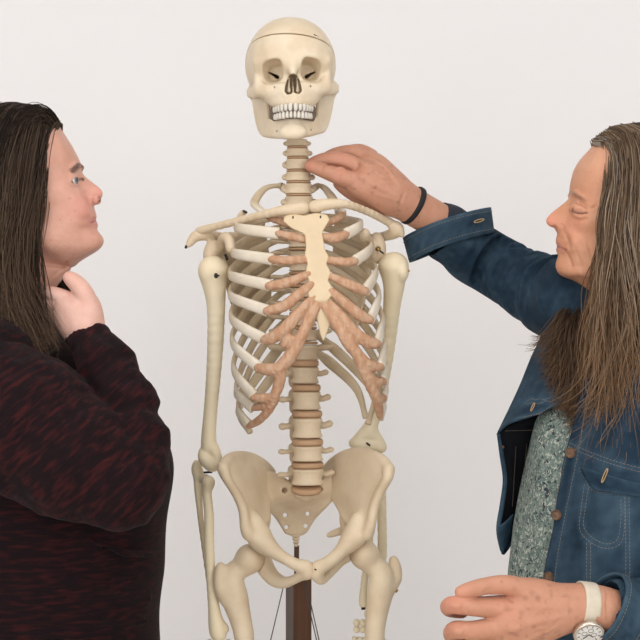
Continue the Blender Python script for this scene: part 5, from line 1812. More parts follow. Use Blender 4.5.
# ---- left hand, fingers loosely curled
YH = -0.50
Vn, Fn = hand_mesh(
    palm=[[(660, 640, -.46, 26), (620, 618, -.49, 24), (590, 607, -.50, 21.5), (560, 607, -.505, 22), (530, 600, -.51, 19)],
          [(562, 610, -.505, 21), (528, 618, -.512, 21), (502, 625, -.515, 15)],
          [(556, 618, -.50, 17), (522, 634, -.505, 17), (500, 643, -.508, 13)],
          [(545, 597, -.51, 14), (518, 590, -.515, 12)]],
    chains=[[(532, 593, -.515, 11.5), (507, 585, -.525, 9.5), (482, 587, -.53, 8.2), (461, 592, -.53, 6.4)],
            [(508, 607, -.515, 12), (474, 606.5, -.525, 9.3), (452, 605, -.525, 8.2), (449, 609, -.495, 7.2), (462, 612, -.475, 6.4)],
            [(510, 626, -.515, 12), (474, 630.5, -.525, 9.3), (455, 630, -.522, 8.4), (452, 636, -.49, 7.2), (466, 640, -.47, 6.4)],
            [(508, 643, -.51, 11.5), (478, 651, -.515, 9), (462, 652, -.51, 8), (462, 657, -.48, 7), (474, 660, -.465, 6)],
            [(508, 656, -.50, 10.5), (484, 667, -.50, 8), (471, 669, -.495, 7), (471, 673, -.47, 6), (480, 675, -.46, 5)]],
    ridges=[([(560, 603), (535, 602), (512, 603)], -.5, .0034, 'add'), ([(560, 610), (535, 616), (512, 622)], -.5, .0034, 'add'), ([(558, 618), (535, 629), (512, 639)], -.5, .0032, 'add'),
            ([(556, 594), (535, 591), (515, 589)], -.5, .0028, 'add'), ([(516, 603), (509, 603), (502, 604)], -.5, .0062, 'add'), ([(516, 622), (509, 623), (502, 625)], -.5, .0062, 'add'),
            ([(513, 640), (507, 641), (500, 643)], -.5, .006, 'add'), ([(459, 601), (453, 600), (447, 601)], -.5, .0045, 'add'), ([(462, 627), (456, 626), (450, 627)], -.5, .0045, 'add'),
            ([(461, 598), (460, 604), (460, 611)], -.5, .0011, 'sub'), ([(466, 598), (465, 604), (465, 612)], -.5, .001, 'sub'), ([(463, 624), (462, 630), (462, 637)], -.5, .0011, 'sub'),
            ([(484, 582), (482, 587), (483, 593)], -.5, .0011, 'sub'), ([(488, 581), (486, 587), (487, 593)], -.5, .001, 'sub'),
            ([(545, 600), (532, 607), (525, 616), (514, 614)], -.5, .0016, 'add'), ([(552, 612), (540, 622), (528, 623)], -.5, .0016, 'add'),
            ([(568, 590), (566, 603), (567, 620)], -.5, .0011, 'sub'), ([(599, 590), (597, 603), (599, 622)], -.5, .0014, 'sub'), ([(605, 590), (603, 605), (605, 626)], -.5, .0012, 'sub')])
Cn = np.tile(SKH * np.array([1.02, 1.0, 0.98]), (len(Vn), 1))
for p, r_, a_ in (((448, 604, -.525), .02, .6), ((460, 592, -.53), .016, .5), ((454, 630, -.52), .02, .5), ((505, 605, -.53), .02, .35)):
    Cn = blend(Cn, a_ * np.exp(-(np.linalg.norm(Vn - P(*p), axis=1) / r_) ** 2), (0.66, 0.29, 0.20))
pxn = 320 + Vn[:, 0] * S(YH)
Cn = spots(Vn, Cn, rs, (pxn > 495) & (pxn < 575) & (Vn[:, 1] < -.505), 80, rr=(.0018, .0042))
body_parts.append((Vn, Fn, Cn))


# ---- torso shape: half widths (left-right, front-back), forward shift, per photo row (at depth -0.22)
TY = -0.22
ROWS = np.array([300, 312, 322, 335, 352, 380, 420, 450, 485, 530, 570, 620, 680, 740], float)
HA = np.array([.055, .060, .100, .140, .158, .158, .152, .150, .155, .162, .166, .172, .178, .180])
HB = np.array([.052, .054, .060, .070, .082, .100, .116, .122, .126, .134, .141, .146, .148, .145])
SH = np.array([-.01, -.005, .0, .0, .005, .010, .018, .022, .024, .028, .030, .026, .018, .01])


def torso(psi, row, off=0.0):
    ha, hb, sh = np.interp(row, ROWS, HA) + off, np.interp(row, ROWS, HB) + off, np.interp(row, ROWS, SH)
    z = CAM_Z + (320 - row) / S(TY)
    c = np.array([0.46, TY, 0.0]) + FW * sh + np.array([0, 0, z])
    cp, sp = math.cos(psi), math.sin(psi)
    cp = math.copysign(abs(cp) ** 0.9, cp); sp = math.copysign(abs(sp) ** 0.9, sp)
    return c + FW * hb * cp + LF * ha * sp


def proj(p):
    s = FPX / (CAM_D + p[..., 1])
    return np.stack([320 + p[..., 0] * s, 320 - (p[..., 2] - CAM_Z) * s], axis=-1)


# body under the clothes
f = Field((0.1, -0.62, 0.0), (0.85, 0.16, 1.36), 0.009, pad=0.03)
c0 = np.array([0.46, TY, 0])
zz = lambda row: np.array([0, 0, CAM_Z + (320 - row) / S(TY)])
f.chain([HR.wp(636, 330), c0 + zz(400), c0 + zz(520) + FW * .02, c0 + zz(690)], [.055, .085, .10, .12], .02)
f.chain([c0 + zz(352) + LF * .14, c0 + zz(345), c0 + zz(352) - LF * .09], [.05, .06, .045], .02)
f.chain([P(578, 305, -.15), P(532, 287, -.02), P(492, 264, .065), P(455, 238, .046)], [.040, .028, .026, .024], .01)
f.chain([c0 + zz(352) + LF * .15, np.array([.63, -.39, P(0, 600, -.4)[2]]), P(640, 628, -.475)], [.045, .038, .03], .01)
for sy in (-0.10, 0.10):
    b = c0 + LF * sy
    f.chain([b + [0, 0, .74], b + [0, 0, .45], b + [0, 0, .08]], [.085, .055, .035], .02)
    f.chain([b + [0, 0, .04], b + FW * .14 + [0, 0, .03]], [.035, .025], .01)
Vb, Fb = f.mesh()
body_parts.append((Vb, Fb, np.tile(SKH, (len(Vb), 1))))
bodyR = join_body(body_parts, PR)
for sg in (1, -1):
    ball_eye(HR, HR.Wn(580.5, 209.4, sg * .0305), .0105, (1.0, 0.05, -0.35), (0.20, 0.22, 0.20), 'eye', PR)


# ---- shirt
def shirt_material():
    m = bpy.data.materials.new('speckled_shirt')
    m.use_nodes = True
    nt = m.node_tree
    b = nt.nodes['Principled BSDF']
    b.inputs['Roughness'].default_value = 0.9
    tc = nt.nodes.new('ShaderNodeTexCoord')
    cur_ = None
    base = (0.155, 0.205, 0.178, 1)
    for sc, lo, hi, c in ((70, .50, .58, (0.085, 0.13, 0.12, 1)), (190, .57, .61, (0.40, 0.43, 0.37, 1)), (150, .58, .62, (0.018, 0.03, 0.042, 1)), (300, .62, .66, (0.52, 0.48, 0.40, 1))):
        nz = nt.nodes.new('ShaderNodeTexNoise')
        nz.inputs['Scale'].default_value = sc
        nz.inputs['Detail'].default_value = 3
        nz.inputs['Distortion'].default_value = 0.8
        nt.links.new(tc.outputs['Object'], nz.inputs['Vector'])
        mr = nt.nodes.new('ShaderNodeMapRange')
        mr.inputs[1].default_value, mr.inputs[2].default_value = lo, hi
        nt.links.new(nz.outputs['Fac'], mr.inputs[0])
        mx = nt.nodes.new('ShaderNodeMix'); mx.data_type = 'RGBA'
        mx.inputs[6].default_value = base
        mx.inputs[7].default_value = c
        if cur_ is not None:
            nt.links.new(cur_, mx.inputs[6])
        nt.links.new(mr.outputs[0], mx.inputs[0])
        cur_ = mx.outputs[2]
    nt.links.new(cur_, b.inputs['Base Color'])
    return m


M_SHIRT = shirt_material()
rows = np.arange(318, 725, 6.0)
ps = np.linspace(-math.pi, math.pi, 90, endpoint=False)
G = np.array([[torso(p, r) for p in ps] for r in rows])
N = G - (c0 + np.array([0, 0, 1]) * 0)[None, None] ; N[..., 2] = 0
N /= np.linalg.norm(N, axis=2, keepdims=True)
G = G + N * (vnoise(G.reshape(-1, 3) * [1, 1, .5], 9, 41).reshape(len(rows), len(ps), 1) * .004)
shirt = mobj('shirt', G.reshape(-1, 3), grid_faces(len(rows), len(ps), True)[:, ::-1], M_SHIRT, PR)
shirt['label'] = 'grey-green speckled shirt'

# ---- denim jacket
M_DENIM = mat('denim', (0.03, 0.07, 0.12), 0.8, var=(0.55, 0.62, 0.70), scale=55, amt=0.75, vcol=True, bump=0.35, bump_scale=500, spec=0.2, detail=6)
M_LINING = mat('jacket_lining', (0.0035, 0.004, 0.006), 0.95, var=(0.007, 0.008, 0.010), scale=60, amt=0.6, stretch=(1, 1, 0.2), spec=0.08)
M_THREAD = mat('stitching_thread', (0.20, 0.17, 0.135), 0.8)
M_THREAD2 = mat('buttonhole_thread', (0.40, 0.27, 0.13), 0.8)
M_BUTTON = mat('copper_button', (0.15, 0.085, 0.05), 0.45, metal=0.6, var=(0.05, 0.03, 0.02), scale=300, amt=0.7)
DEN = np.array([0.0095, 0.027, 0.047])
DENL = np.array([0.050, 0.090, 0.125])


def denim_col(V, seams=(), w=.005, seed=50, amt=.5):
    C = np.tile(DEN, (len(V), 1))
    n = vnoise(V, 14, seed)
    C = blend(C, 0.22 + 0.34 * n + 0.12 * vnoise(V, 70, seed + 7), DENL)
    for sm in seams:
        d = dist_poly(V, sm)
        C = blend(C, amt * np.exp(-(d / w) ** 2) * (0.75 + 0.35 * vnoise(V, 130, seed + 1)), DENL * 1.25)
    return C


PLK = np.array([(320, 603), (345, 596), (380, 585), (420, 575), (445, 567.5), (500, 555), (552, 545), (580, 541), (640, 535), (700, 531)])
JOFF = 0.014
jr = np.arange(322, 700, 5.0)


def jfold(p):
    p_ = np.asarray(p)[None]
    return vnoise(p_ * [1, 1, .6], 7, 77)[0] * .003 + vnoise(p_ * [1, 1, .45], 22, 78)[0] * .0014


def psi0(row):
    x = np.interp(row, PLK[:, 0], PLK[:, 1])
    best, bp = 1e9, 0
    for p in np.linspace(-0.8, 1.6, 97):
        e = abs(proj(torso(p, row, JOFF))[0] - x)
        if e < best:
            best, bp = e, p
    return bp


p0s = np.array([psi0(r) for r in jr])
p0s = np.convolve(np.pad(p0s, 3, 'edge'), np.ones(7) / 7, 'valid')
NU = 120
Gj = np.zeros((len(jr), NU, 3))
for i, r in enumerate(jr):
    for j in range(NU):
        psi = p0s[i] + (math.radians(258) - p0s[i]) * (j / (NU - 1)) ** 1.15
        p = torso(psi, r, JOFF + 0.004 * math.sin(min(j / 20, 1) * 1.57))
        Gj[i, j] = p + (FW * math.cos(psi) + LF * math.sin(psi)) * jfold(p)
VJ = Gj.reshape(-1, 3)
prj = proj(Gj)
front = slice(0, 75)


def on_j(px, py, off=0.0):
    """point on the jacket front seen at photo pixel"""
    q_ = prj[:, front]
    d = (q_[..., 0] - px) ** 2 + (q_[..., 1] - py) ** 2
    i, j = np.unravel_index(np.argmin(d), d.shape)
    i = min(max(i, 1), len(jr) - 2); j = min(max(j, 1), 73)
    # refine with local affine map
    p = Gj[i, j]
    J = np.stack([(prj[i, j + 1] - prj[i, j - 1]) / 2, (prj[i + 1, j] - prj[i - 1, j]) / 2], axis=1)
    e = np.linalg.solve(J + 1e-9 * np.eye(2), np.array([px, py]) - prj[i, j])
    e = np.clip(e, -1.5, 1.5)
    du, dv = (Gj[i, j + 1] - Gj[i, j - 1]) / 2, (Gj[i + 1, j] - Gj[i - 1, j]) / 2
    n = np.cross(dv, du); n /= np.linalg.norm(n)
    if n[1] > 0:
        n = -n
    return p + du * e[0] + dv * e[1] + n * (0.0015 + off)


def jline(pts, off=0.0, step=5):
    pts = crom(pts, step)
    return np.array([on_j(x, y, off) for x, y in pts])


seamsJ = {
    'placket': [(583, 430), (579, 452), (569, 500), (559, 552), (553, 600), (548, 650)],
    'edge': [(569.5, 446), (557, 500), (547, 552), (542, 590), (538, 640)],
    'yoke': [(570, 443), (590, 452), (615, 461), (645, 469), (680, 474)],
    'yoke2': [(570, 447), (590, 456), (615, 465), (645, 473), (680, 478)],
    'flap': [(580, 467), (586, 480), (594, 490.5), (615, 494), (640, 496), (668, 495)],
    'flap2': [(583, 467), (588, 478), (595, 487), (615, 490.5), (640, 492.5), (668, 492)],
    'pocket': [(585, 484), (582, 508), (580.5, 530), (592, 543), (608, 548.5), (622, 542), (625, 520), (625, 497)],
    'pocket2': [(589, 488), (586, 508), (584.5, 527), (594, 538.5), (608, 544), (618, 538.5), (621, 520), (621, 497)],
    'seam_a': [(587, 543), (587, 575), (585, 610), (583, 650)],
    'seam_a2': [(591, 543), (591, 575), (589, 610), (587, 650)],
    'seam_b': [(625, 497), (626, 540), (626, 580), (625, 620)],
    'seam_b2': [(629, 497), (630, 540), (630, 580), (629, 620)],
}
SJ = {k: jline(v) for k, v in seamsJ.items()}
V, Fq = sheet(Gj, .003)
C = denim_col(V, [SJ[k] for k in SJ], .004, 51, .45)
Cpk = np.linalg.norm((V - on_j(604, 515)) / np.array([.028, .05, .04]), axis=1)
C = blend(C, .35 * np.exp(-Cpk ** 2), DENL)
jacket = mobj('denim_jacket', V, Fq, M_DENIM, PR, col=C)
jacket['label'] = 'blue denim jacket worn open'


def stitches(lines, parent, r=.00042, dash=.0034, gap=.0016, name='stitching', m=None):
    parts_ = []
    for L in lines:
        L = np.asarray(L)
        seg = np.linalg.norm(np.diff(L, axis=0), axis=1)
        cum = np.concatenate([[0], np.cumsum(seg)])
        t = 0.0
        while t + dash < cum[-1]:
            C_ = np.array([[np.interp(u, cum, L[:, i]) for i in range(3)] for u in (t, t + dash / 2, t + dash)])
            parts_.append(tube(C_, r, 4))
            t += dash + gap
    V, Fq = join(parts_)
    o = mobj(name, V, Fq, m or M_THREAD, parent)
    o['kind'] = 'stuff'
    return o


stitches(list(SJ.values()), jacket)


def patch_on_jacket(rows_, off, th, name):
    G = np.array([[on_j(x, y, off) for x, y in crom(r, 5)] for r in rows_])
    G = np.array([crom(G[:, j], 4) for j in range(G.shape[1])]).transpose(1, 0, 2)
    V, Fq = sheet(G, th)
    return mobj(name, V, Fq, M_DENIM, jacket, col=denim_col(V, [G[0], G[-1]], .004, 53, .4))


patch_on_jacket([[(581, 466), (600, 472), (620, 478), (645, 484), (668, 488)],
                 [(584, 474), (602, 479), (622, 484), (645, 489), (668, 492)],
                 [(589, 482), (604, 486), (623, 490), (646, 493), (668, 494.5)],
                 [(594.5, 490), (606, 492.5), (625, 495), (647, 497), (668, 497.5)]], .0018, .002, 'pocket_flap')
for k_, (x, y, r_) in enumerate(((569.5, 453, 5.6), (555.5, 515, 5.4), (547.5, 577, 5.4))):
    p = on_j(x + 2.5, y, .001)
    nrm = np.array([-0.45, -0.88, 0.05]); nrm /= np.linalg.norm(nrm)
    a_ = np.cross(nrm, (0, 0, 1)); a_ /= np.linalg.norm(a_)
    b_ = np.cross(nrm, a_)
    R_ = r_ / S(-.32)
    prof_ = [(1.0, 0.0), (1.0, .0022), (.86, .0030), (.78, .0022), (.5, .0024), (.0, .0026)]
    V, n_ = [], 20
    for rr_, hh in prof_:
        for t in np.linspace(0, 2 * math.pi, n_, endpoint=False):
            V.append(p + nrm * hh + (a_ * math.cos(t) + b_ * math.sin(t)) * R_ * max(rr_, .02))
    mobj('button', np.array(V), grid_faces(len(prof_), n_, True), M_BUTTON, jacket)


def buttonhole(a, b, w, off=.003, fn=None):
    fn = fn or on_j
    pa, pb = fn(*a, off), fn(*b, off)
    ax_ = pb - pa
    sd = np.cross(ax_, (0.3, 1, 0)); sd /= np.linalg.norm(sd)
    lp = [pa + ax_ * (0.5 - 0.5 * math.cos(t)) + sd * w * math.sin(t) for t in np.linspace(0, 2 * math.pi, 18)]
    V, Fq = tube(np.array(lp), .0008, 6)
    return mobj('buttonhole', V, Fq, M_THREAD2, jacket)


buttonhole((603.5, 483), (609.5, 468.5), .0016, .0055)

# ---- far front panel hanging open
qa = [[(549, 318, -.16), (566, 318, -.19), (588, 322, -.22), (604, 330, -.24)],
      [(541, 338, -.175), (556, 342, -.215), (576, 350, -.25), (590, 358, -.275)],
      [(531.5, 358, -.185), (546, 365, -.23), (563, 375, -.268), (577, 384, -.292)],
      [(521, 384, -.195), (534, 391, -.235), (549, 398, -.272), (561, 402, -.295)],
      [(511, 406, -.200), (522, 409, -.235), (536, 410.5, -.265), (549, 409, -.285)],
      [(498, 433, -.205), (508, 424, -.232), (527, 418, -.258), (541, 414, -.275)]]
Gp = patch(np.array([[P(*p) for p in r] for r in qa]), 8, 6)
Vp = Gp.reshape(-1, 3)
gi = lambda u, v: Gp[int(round(v * (Gp.shape[0] - 1))), int(round(u * (Gp.shape[1] - 1)))]
sm1 = np.array([gi(u, v) for u, v in zip(np.linspace(0.02, .98, 14), np.linspace(.78, .52, 14))])
sm2 = np.array([gi(u, v) for u, v in zip(np.linspace(0.02, .98, 14), np.linspace(.82, .57, 14))])
edg = Gp[:, -2]; edl = Gp[:, 1]; bot = Gp[-2]
V, Fq = sheet(Gp, .003)
panel = mobj('front_panel', V, Fq, M_DENIM, jacket, col=denim_col(V, [sm1, sm2, edg, bot], .005, 57, .6))
off_ = np.array([-.0003, -.0026, 0])
stitches([sm1 + off_, sm2 + off_, Gp[:, -3] + off_, Gp[-3] + off_, Gp[:, 2] + off_], panel)
pa, pb = P(531, 411, -.262), P(534.5, 403, -.262)
ax_ = pb - pa
sd = np.array([.95, 0, .3])
V, Fq = tube(np.array([pa + ax_ * (.5 - .5 * math.cos(t)) + sd * .0018 * math.sin(t) for t in np.linspace(0, 2 * math.pi, 16)]), .0008, 6)
mobj('buttonhole', V, Fq, M_THREAD2, panel)
ql = [[(499, 433, -.205), (512, 421, -.225), (530, 416, -.24), (552, 410, -.22)],
      [(502, 456, -.200), (515, 452, -.205), (532, 448, -.20), (552, 445, -.17)],
      [(505, 480, -.195), (516, 478, -.195), (530, 476, -.18), (550, 474, -.15)],
      [(502, 505, -.195), (512, 503, -.19), (525, 502, -.17), (545, 500, -.14)],
      [(498.5, 530, -.195), (507, 528, -.185), (517, 526, -.17), (538, 520, -.13)],
      [(503, 553, -.195), (506, 549, -.185), (510, 543, -.17), (530, 535, -.13)]]
Gl = patch(np.array([[P(*p) for p in r] for r in ql]), 6, 6)
V, Fq = sheet(Gl, .002)
mobj('lining', V, Fq, M_LINING, panel)
Go = Gl + np.array([.0, .004, 0])
V, Fq = sheet(Go, .003)
mobj('panel_outside', V, Fq, M_DENIM, panel, col=denim_col(V, (), .005, 58))
hemc = np.concatenate([Gl[:, 0], [P(507, 548, -.187), P(511, 541.5, -.172)]])
V, Fq = sweep(hemc, .0036, .0026, (1, 0, 0), 8, 3)
mobj('panel_edge', V, Fq, M_DENIM, panel, col=denim_col(V, [hemc], .006, 59, .5))
Gb = patch(np.array([[P(*p) for p in r] for r in [[(499.5, 526, -.199), (506, 521, -.197), (513, 514, -.19)], [(498.5, 538, -.199), (504, 535, -.195), (511, 530, -.185)],
                                                    [(503, 553, -.199), (506, 548, -.193), (509.5, 542, -.182)]]]), 5, 5)
V, Fq = sheet(Gb, .002)
mobj('waistband_end', V, Fq, M_DENIM, panel, col=denim_col(V, [Gb[0]], .006, 60, .6))
for x, y, d in ((503.5, 447, -.206),):
    V, Fq = tube([P(x, y, d), P(x - .6, y, d - .003)], .0022, 10)
    mobj('rivet', V, Fq, M_BUTTON, panel)
plaid = []
for x0_, x1_ in ((517, 512), (528, 521)):
    plaid.append(np.array([P(x0_ + (x1_ - x0_) * t, 424 + 85 * t, -.2085 + .012 * t) + np.array([0, -.004, 0]) for t in np.linspace(0, 1, 8)]))
plaid.append(np.array([P(505 + 28 * t, 431 - 1 * t, -.224 - .012 * t) for t in np.linspace(0, 1, 6)]))
stitches(plaid, panel, r=.0004, dash=.01, gap=.0004, name='lining_check', m=mat('lining_check_thread', (0.07, 0.05, 0.03), 0.9))

# ---- reaching sleeve
sp = [P(575, 303, -.14), P(556, 297, -.09), P(532, 287, -.02), P(510, 275, .04), P(492, 264, .065), P(474, 253, .06), P(449, 237, .046)]
sr = [.066, .060, .052, .047, .046, .046, .044]


def sleeve_far():
    f = Field(P(425, 345, -.24), P(610, 205, .16), .0026, pad=.02)
    f.chain(sp, sr, 0, inner=.02)
    fold = [(.10, .05, 0.3, 2.7, .013), (.20, -.06, 0.6, 2.6, .012), (.30, .07, 0.1, 2.6, .012), (.39, .02, 0.4, 2.9, .011), (.47, .08, 0.2, 2.6, .012), (.56, .04, 0.4, 3.0, .012),
            (.64, -.02, 0.6, 2.7, .010), (.72, .06, 0.2, 2.8, .010), (.80, .03, 0.4, 2.6, .009), (.88, .05, 0.2, 2.6, .008), (.34, -.08, 1.4, 1.6, .009), (.60, -.08, 0.1, 1.6, .009)]
    limb_folds(f, sp, sr, fold, 3, k=.005)
    grv = [(.15, .0, 0.5, 2.3, .012), (.25, .02, 0.4, 2.4, .013), (.345, .06, 0.4, 2.4, .011), (.43, .05, 0.3, 2.5, .013), (.515, .07, 0.4, 2.5, .013), (.60, .01, 0.5, 2.5, .012), (.68, .02, 0.4, 2.5, .010), (.76, .05, 0.4, 2.4, .009)]
    limb_folds(f, sp, [r_ * 1.06 for r_ in sr], grv, 3, k=.006, op='sub')
    # armhole side stays inside the jacket; the cuff end is open
    f.cone(P(447, 235, .045), P(424, 219, .03), .039, .046, .002, 'sub')
    f.blur(1)
    return f.mesh()


V, Fq = sleeve_far()
V = V + np.stack([vnoise(V, 20, 61), vnoise(V, 22, 62), vnoise(V, 21, 63)], 1) * .0014
slv = mobj('sleeve', V, Fq, M_DENIM, jacket, col=denim_col(V, (), .005, 64))
# under-arm seam stitches
ua = np.array([P(x, y, d) for x, y, d in ((546, 331, -.10), (521, 320.5, -.03), (493, 307, .03), (478, 292.5, .05), (460, 278.5, .05))])
arm = np.array([P(549, 318, -.165), P(545.5, 324, -.16), P(545, 332, -.15), P(546, 340, -.15)])
stitches([crom(arm, 4)], slv)


def cuff_band(c, e1, e2, e3, flare, name, seed, parent, th=.0035, n=48, mlist=None, lo=0.0, hi=2 * math.pi):
    """turned-back cuff: closed band around centre c; e1,e2 half axes, e3 band width vector"""
    a = np.linspace(lo, hi, n)
    G = []
    for t in np.linspace(-.5, .5, 7):
        sc = 1 + flare * t
        G.append([c + (e1 * math.cos(x) + e2 * math.sin(x)) * sc + e3 * t + e3 * .10 * math.sin(2 * x + 1) * (1 - abs(t)) for x in a])
    G = np.array(G)
    V, Fq = sheet(G, th)
    Cc = blend(denim_col(V, [G[0], G[-1]], .006, seed, .8), 0.30 + 0.25 * vnoise(V, 60, seed + 3), DENL)
    o = mobj(name, V, Fq, M_DENIM, parent, col=Cc)
    out = (G - c); out /= np.linalg.norm(out, axis=2, keepdims=True)
    stitches([(G[1] + out[1] * .0026), (G[-2] + out[-2] * .0026)], o)
    return o


c_ = P(449, 234, .045)
e1_ = (P(489.5, 222, .045) - P(405.5, 251, .045)) / 2
cf = cuff_band(c_, e1_, np.array([.006, -.050, .004]), P(451, 246, .045) - P(446, 221, .045), -.04, 'cuff', 66, jacket)
pa, pb = P(474, 222, -.004), P(484, 219.5, -.001)
ax_ = pb - pa
V, Fq = tube(np.array([pa + ax_ * (.5 - .5 * math.cos(t)) + np.array([0.2, 0, 1]) * .0022 * math.sin(t) for t in np.linspace(0, 2 * math.pi, 16)]), .0009, 6)
mobj('buttonhole', V, Fq, M_THREAD2, cf)
# dark turned-in cloth between cuff and wrist
fd = Field(P(395, 262, -.04), P(490, 192, .12), .002, pad=.012)
fd.chain([P(458, 234, .05), P(448, 226, .042), P(437, 217.5, .036)], [.038, .0345, .0275], 0, inner=.01)
fd.cone(P(444, 222.5, .04), P(422, 207, .02), .0255, .027, .001, 'sub')
fd.blur(1)
V, Fq = fd.mesh()
mobj('cuff_lining', V, Fq, mat('navy_lining', (0.008, 0.013, 0.022), 0.85, var=(0.013, 0.02, 0.03), scale=90, amt=.6), jacket)

# ---- near sleeve (upper arm mostly outside the picture)
shl = c0 + zz(352) + LF * .155
elb = np.array([.640, -.395, P(0, 612, -.4)[2]])
wr = P(609, 611, -.493)
f = Field((.32, -.62, .78), (.78, -.22, 1.34), .004, pad=.02)
f.chain([shl, 0.5 * (shl + elb) + np.array([.02, -.01, 0]), elb], [.068, .062, .056], 0, inner=.02)
f.chain([elb, 0.5 * (elb + wr), wr], [.055, .048, .042], .006, inner=.02)
f.cone(wr, P(585, 604, -.50), .036, .040, .002, 'sub')
f.blur(1)
V, Fq = f.mesh()
mobj('sleeve', V, Fq, M_DENIM, jacket, col=denim_col(V, (), .005, 67))
ax_ = P(590, 604, -.50) - P(660, 640, -.46)
ax_ /= np.linalg.norm(ax_)
u1 = np.cross(ax_, (0, 1, 0)); u1 /= np.linalg.norm(u1)
u2 = np.cross(ax_, u1)
cuff_band(P(617, 611.5, -.489), u1 * .046, u2 * .046, -ax_ * .046, .05, 'cuff', 68, jacket)
# collar behind the hair
col_rows = []
for t in np.linspace(0, 1, 5):
    col_rows.append([c0 + zz(322 - 14 * t + 8 * abs(a)) + (FW * math.cos(a) + LF * math.sin(a)) * (.075 + .02 * t) for a in np.linspace(.7, 2 * math.pi - .7, 30)])
V, Fq = sheet(np.array(col_rows), .004)
mobj('collar', V, Fq, M_DENIM, jacket, col=denim_col(V, (), .005, 69))
trousers(PR, yaw=math.atan2(FW[1], FW[0]))

# ---- hair
GR = [(0.190, 0.128, 0.080), (0.32, 0.25, 0.185), (0.070, 0.047, 0.032), (0.145, 0.094, 0.056), (0.105, 0.071, 0.046), (0.24, 0.172, 0.115)]
tip = (0.25, 0.138, 0.066)
gl = [[(593, 144, .010), (603.0, 156, .040), (602.5, 188, .066), (597, 220, .074), (598, 255, .072), (596, 300, .080), (590, 355, .105), (592, 420, .15)],
      [(608, 132, .008), (616, 146, .050), (617, 182, .076), (613, 222, .081), (612, 265, .080), (609, 315, .095), (603, 370, .13), (606, 438, .165)],
      [(625, 128.5, .008), (634, 144, .056), (638, 184, .080), (637, 230, .085), (636, 280, .088), (634, 335, .12), (628, 395, .15), (630, 450, .18)],
      [(650, 127.5, .008), (660, 146, .058), (666, 188, .083), (666, 242, .087), (664, 300, .10), (660, 360, .14), (655, 410, .165), (652, 456, .19)],
      [(690, 142, 0), (704, 166, .04), (712, 205, .05), (712, 260, .055), (708, 320, .07), (700, 380, .09), (695, 430, .1), (692, 470, .11)]]
gr = [[(a, b, -c) for a, b, c in g] for g in gl]
gr[0] = [(594, 142, -.010), (601, 156, -.040), (599, 188, -.066), (596, 220, -.072), (594, 255, -.070), (584, 290, -.06), (568, 330, -.03), (560, 370, -.0)]
gf = [[(604, 225, -.066), (600, 262, -.060), (588, 288, -.045), (570, 306, -.015), (555, 325, .02), (543, 340, .035), (527, 347, .04)],
      [(606, 235, -.050), (602, 275, -.040), (590, 305, -.01), (576, 335, .035), (566, 362, .065), (558, 388, .085), (544, 398, .09)],
      [(610, 245, .0), (606, 285, .02), (598, 320, .05), (586, 355, .085), (576, 388, .105), (567, 410, .118), (552, 416, .12)],
      [(608, 250, .05), (604, 290, .065), (598, 330, .09), (592, 370, .115), (588, 400, .125), (588, 425, .135), (582, 444, .14)]]
rg = np.random.default_rng(22)
parts = [strands(HR, gl, 5200, rg, colors=GR, tips=tip, rad=.00085, jit=.007, wave=.009, clump=55, length=(.9, 1.04)),
         strands(HR, [g[2:] for g in gl[:4]], 1700, rg, colors=GR, tips=(.27, .15, .072), rad=.0009, jit=.010, wave=.016, clump=34, length=(.85, 1.0), loose=.25, rootjit=.0035),
         strands(HR, gr, 1400, rg, colors=GR, tips=tip, rad=.0009, jit=.005),
         strands(HR, gf, 1500, rg, colors=[(0.07, 0.047, 0.032), (0.10, 0.066, 0.042), (0.05, 0.034, 0.024)], tips=(0.16, 0.092, 0.05), rad=.0008, jit=.0055, wave=.012, clump=24, length=(.88, 1.0), loose=.06, rootjit=.0022),
         strands(HR, [[(690, 140, .02), (704, 168, .03), (714, 210, .03), (716, 270, .04), (712, 330, .05), (706, 400, .06), (700, 470, .06)],
                      [(690, 140, -.02), (704, 168, -.03), (714, 210, -.03), (716, 270, -.04), (712, 330, -.05), (706, 400, -.06), (700, 470, -.06)]], 600, rg, colors=GR, tips=tip, rad=.001),
         strands(HR, [[(592, 146, .02), (599, 152, .03), (604, 162, .045), (606, 180, .06), (604, 200, .068), (603, 225, .074), (602, 250, .075)],
                      [(596, 141, .01), (606, 142, .03), (613, 155, .05), (616, 175, .068), (615, 200, .076), (612, 230, .08), (610, 260, .08)]], 260, rg,
                 colors=[(0.33, 0.28, 0.23), (0.24, 0.19, 0.15)], tips=(0.22, 0.16, 0.11), rad=.0007, rootjit=.003),
         strands(HR, [[(600, 190, .070), (596, 240, .078), (596, 290, .092), (590, 340, .115), (580, 380, .125), (566, 408, .128), (556, 424, .125)],
                      [(615, 200, .080), (612, 260, .086), (610, 320, .11), (606, 370, .14), (600, 410, .16), (592, 440, .168), (580, 458, .165)]], 260, rg,
                 colors=[(0.26, 0.17, 0.10), (0.12, 0.075, 0.045), (0.30, 0.22, 0.15)], tips=(0.26, 0.15, 0.08), rad=.0007, jit=.012, wave=.016, clump=20, length=(.7, 1.0))]
off, Vs, Fs, Cs = 0, [], [], []
for V, Fq, C in parts:
    Vs.append(V); Fs.append(Fq + off); Cs.append(C); off += len(V)
hairR = mobj('hair', np.concatenate(Vs), np.concatenate(Fs), M_HAIR, PR, col=np.concatenate(Cs))
hairR['kind'] = 'stuff'
hairR['label'] = 'long brown hair with grey streaks'
cur = lambda g, dv: [[(x + 2, y, v + (dv if v > 0 else -dv)) for x, y, v in row] for row in g]
short = lambda g, n_: [row[:n_] for row in g]
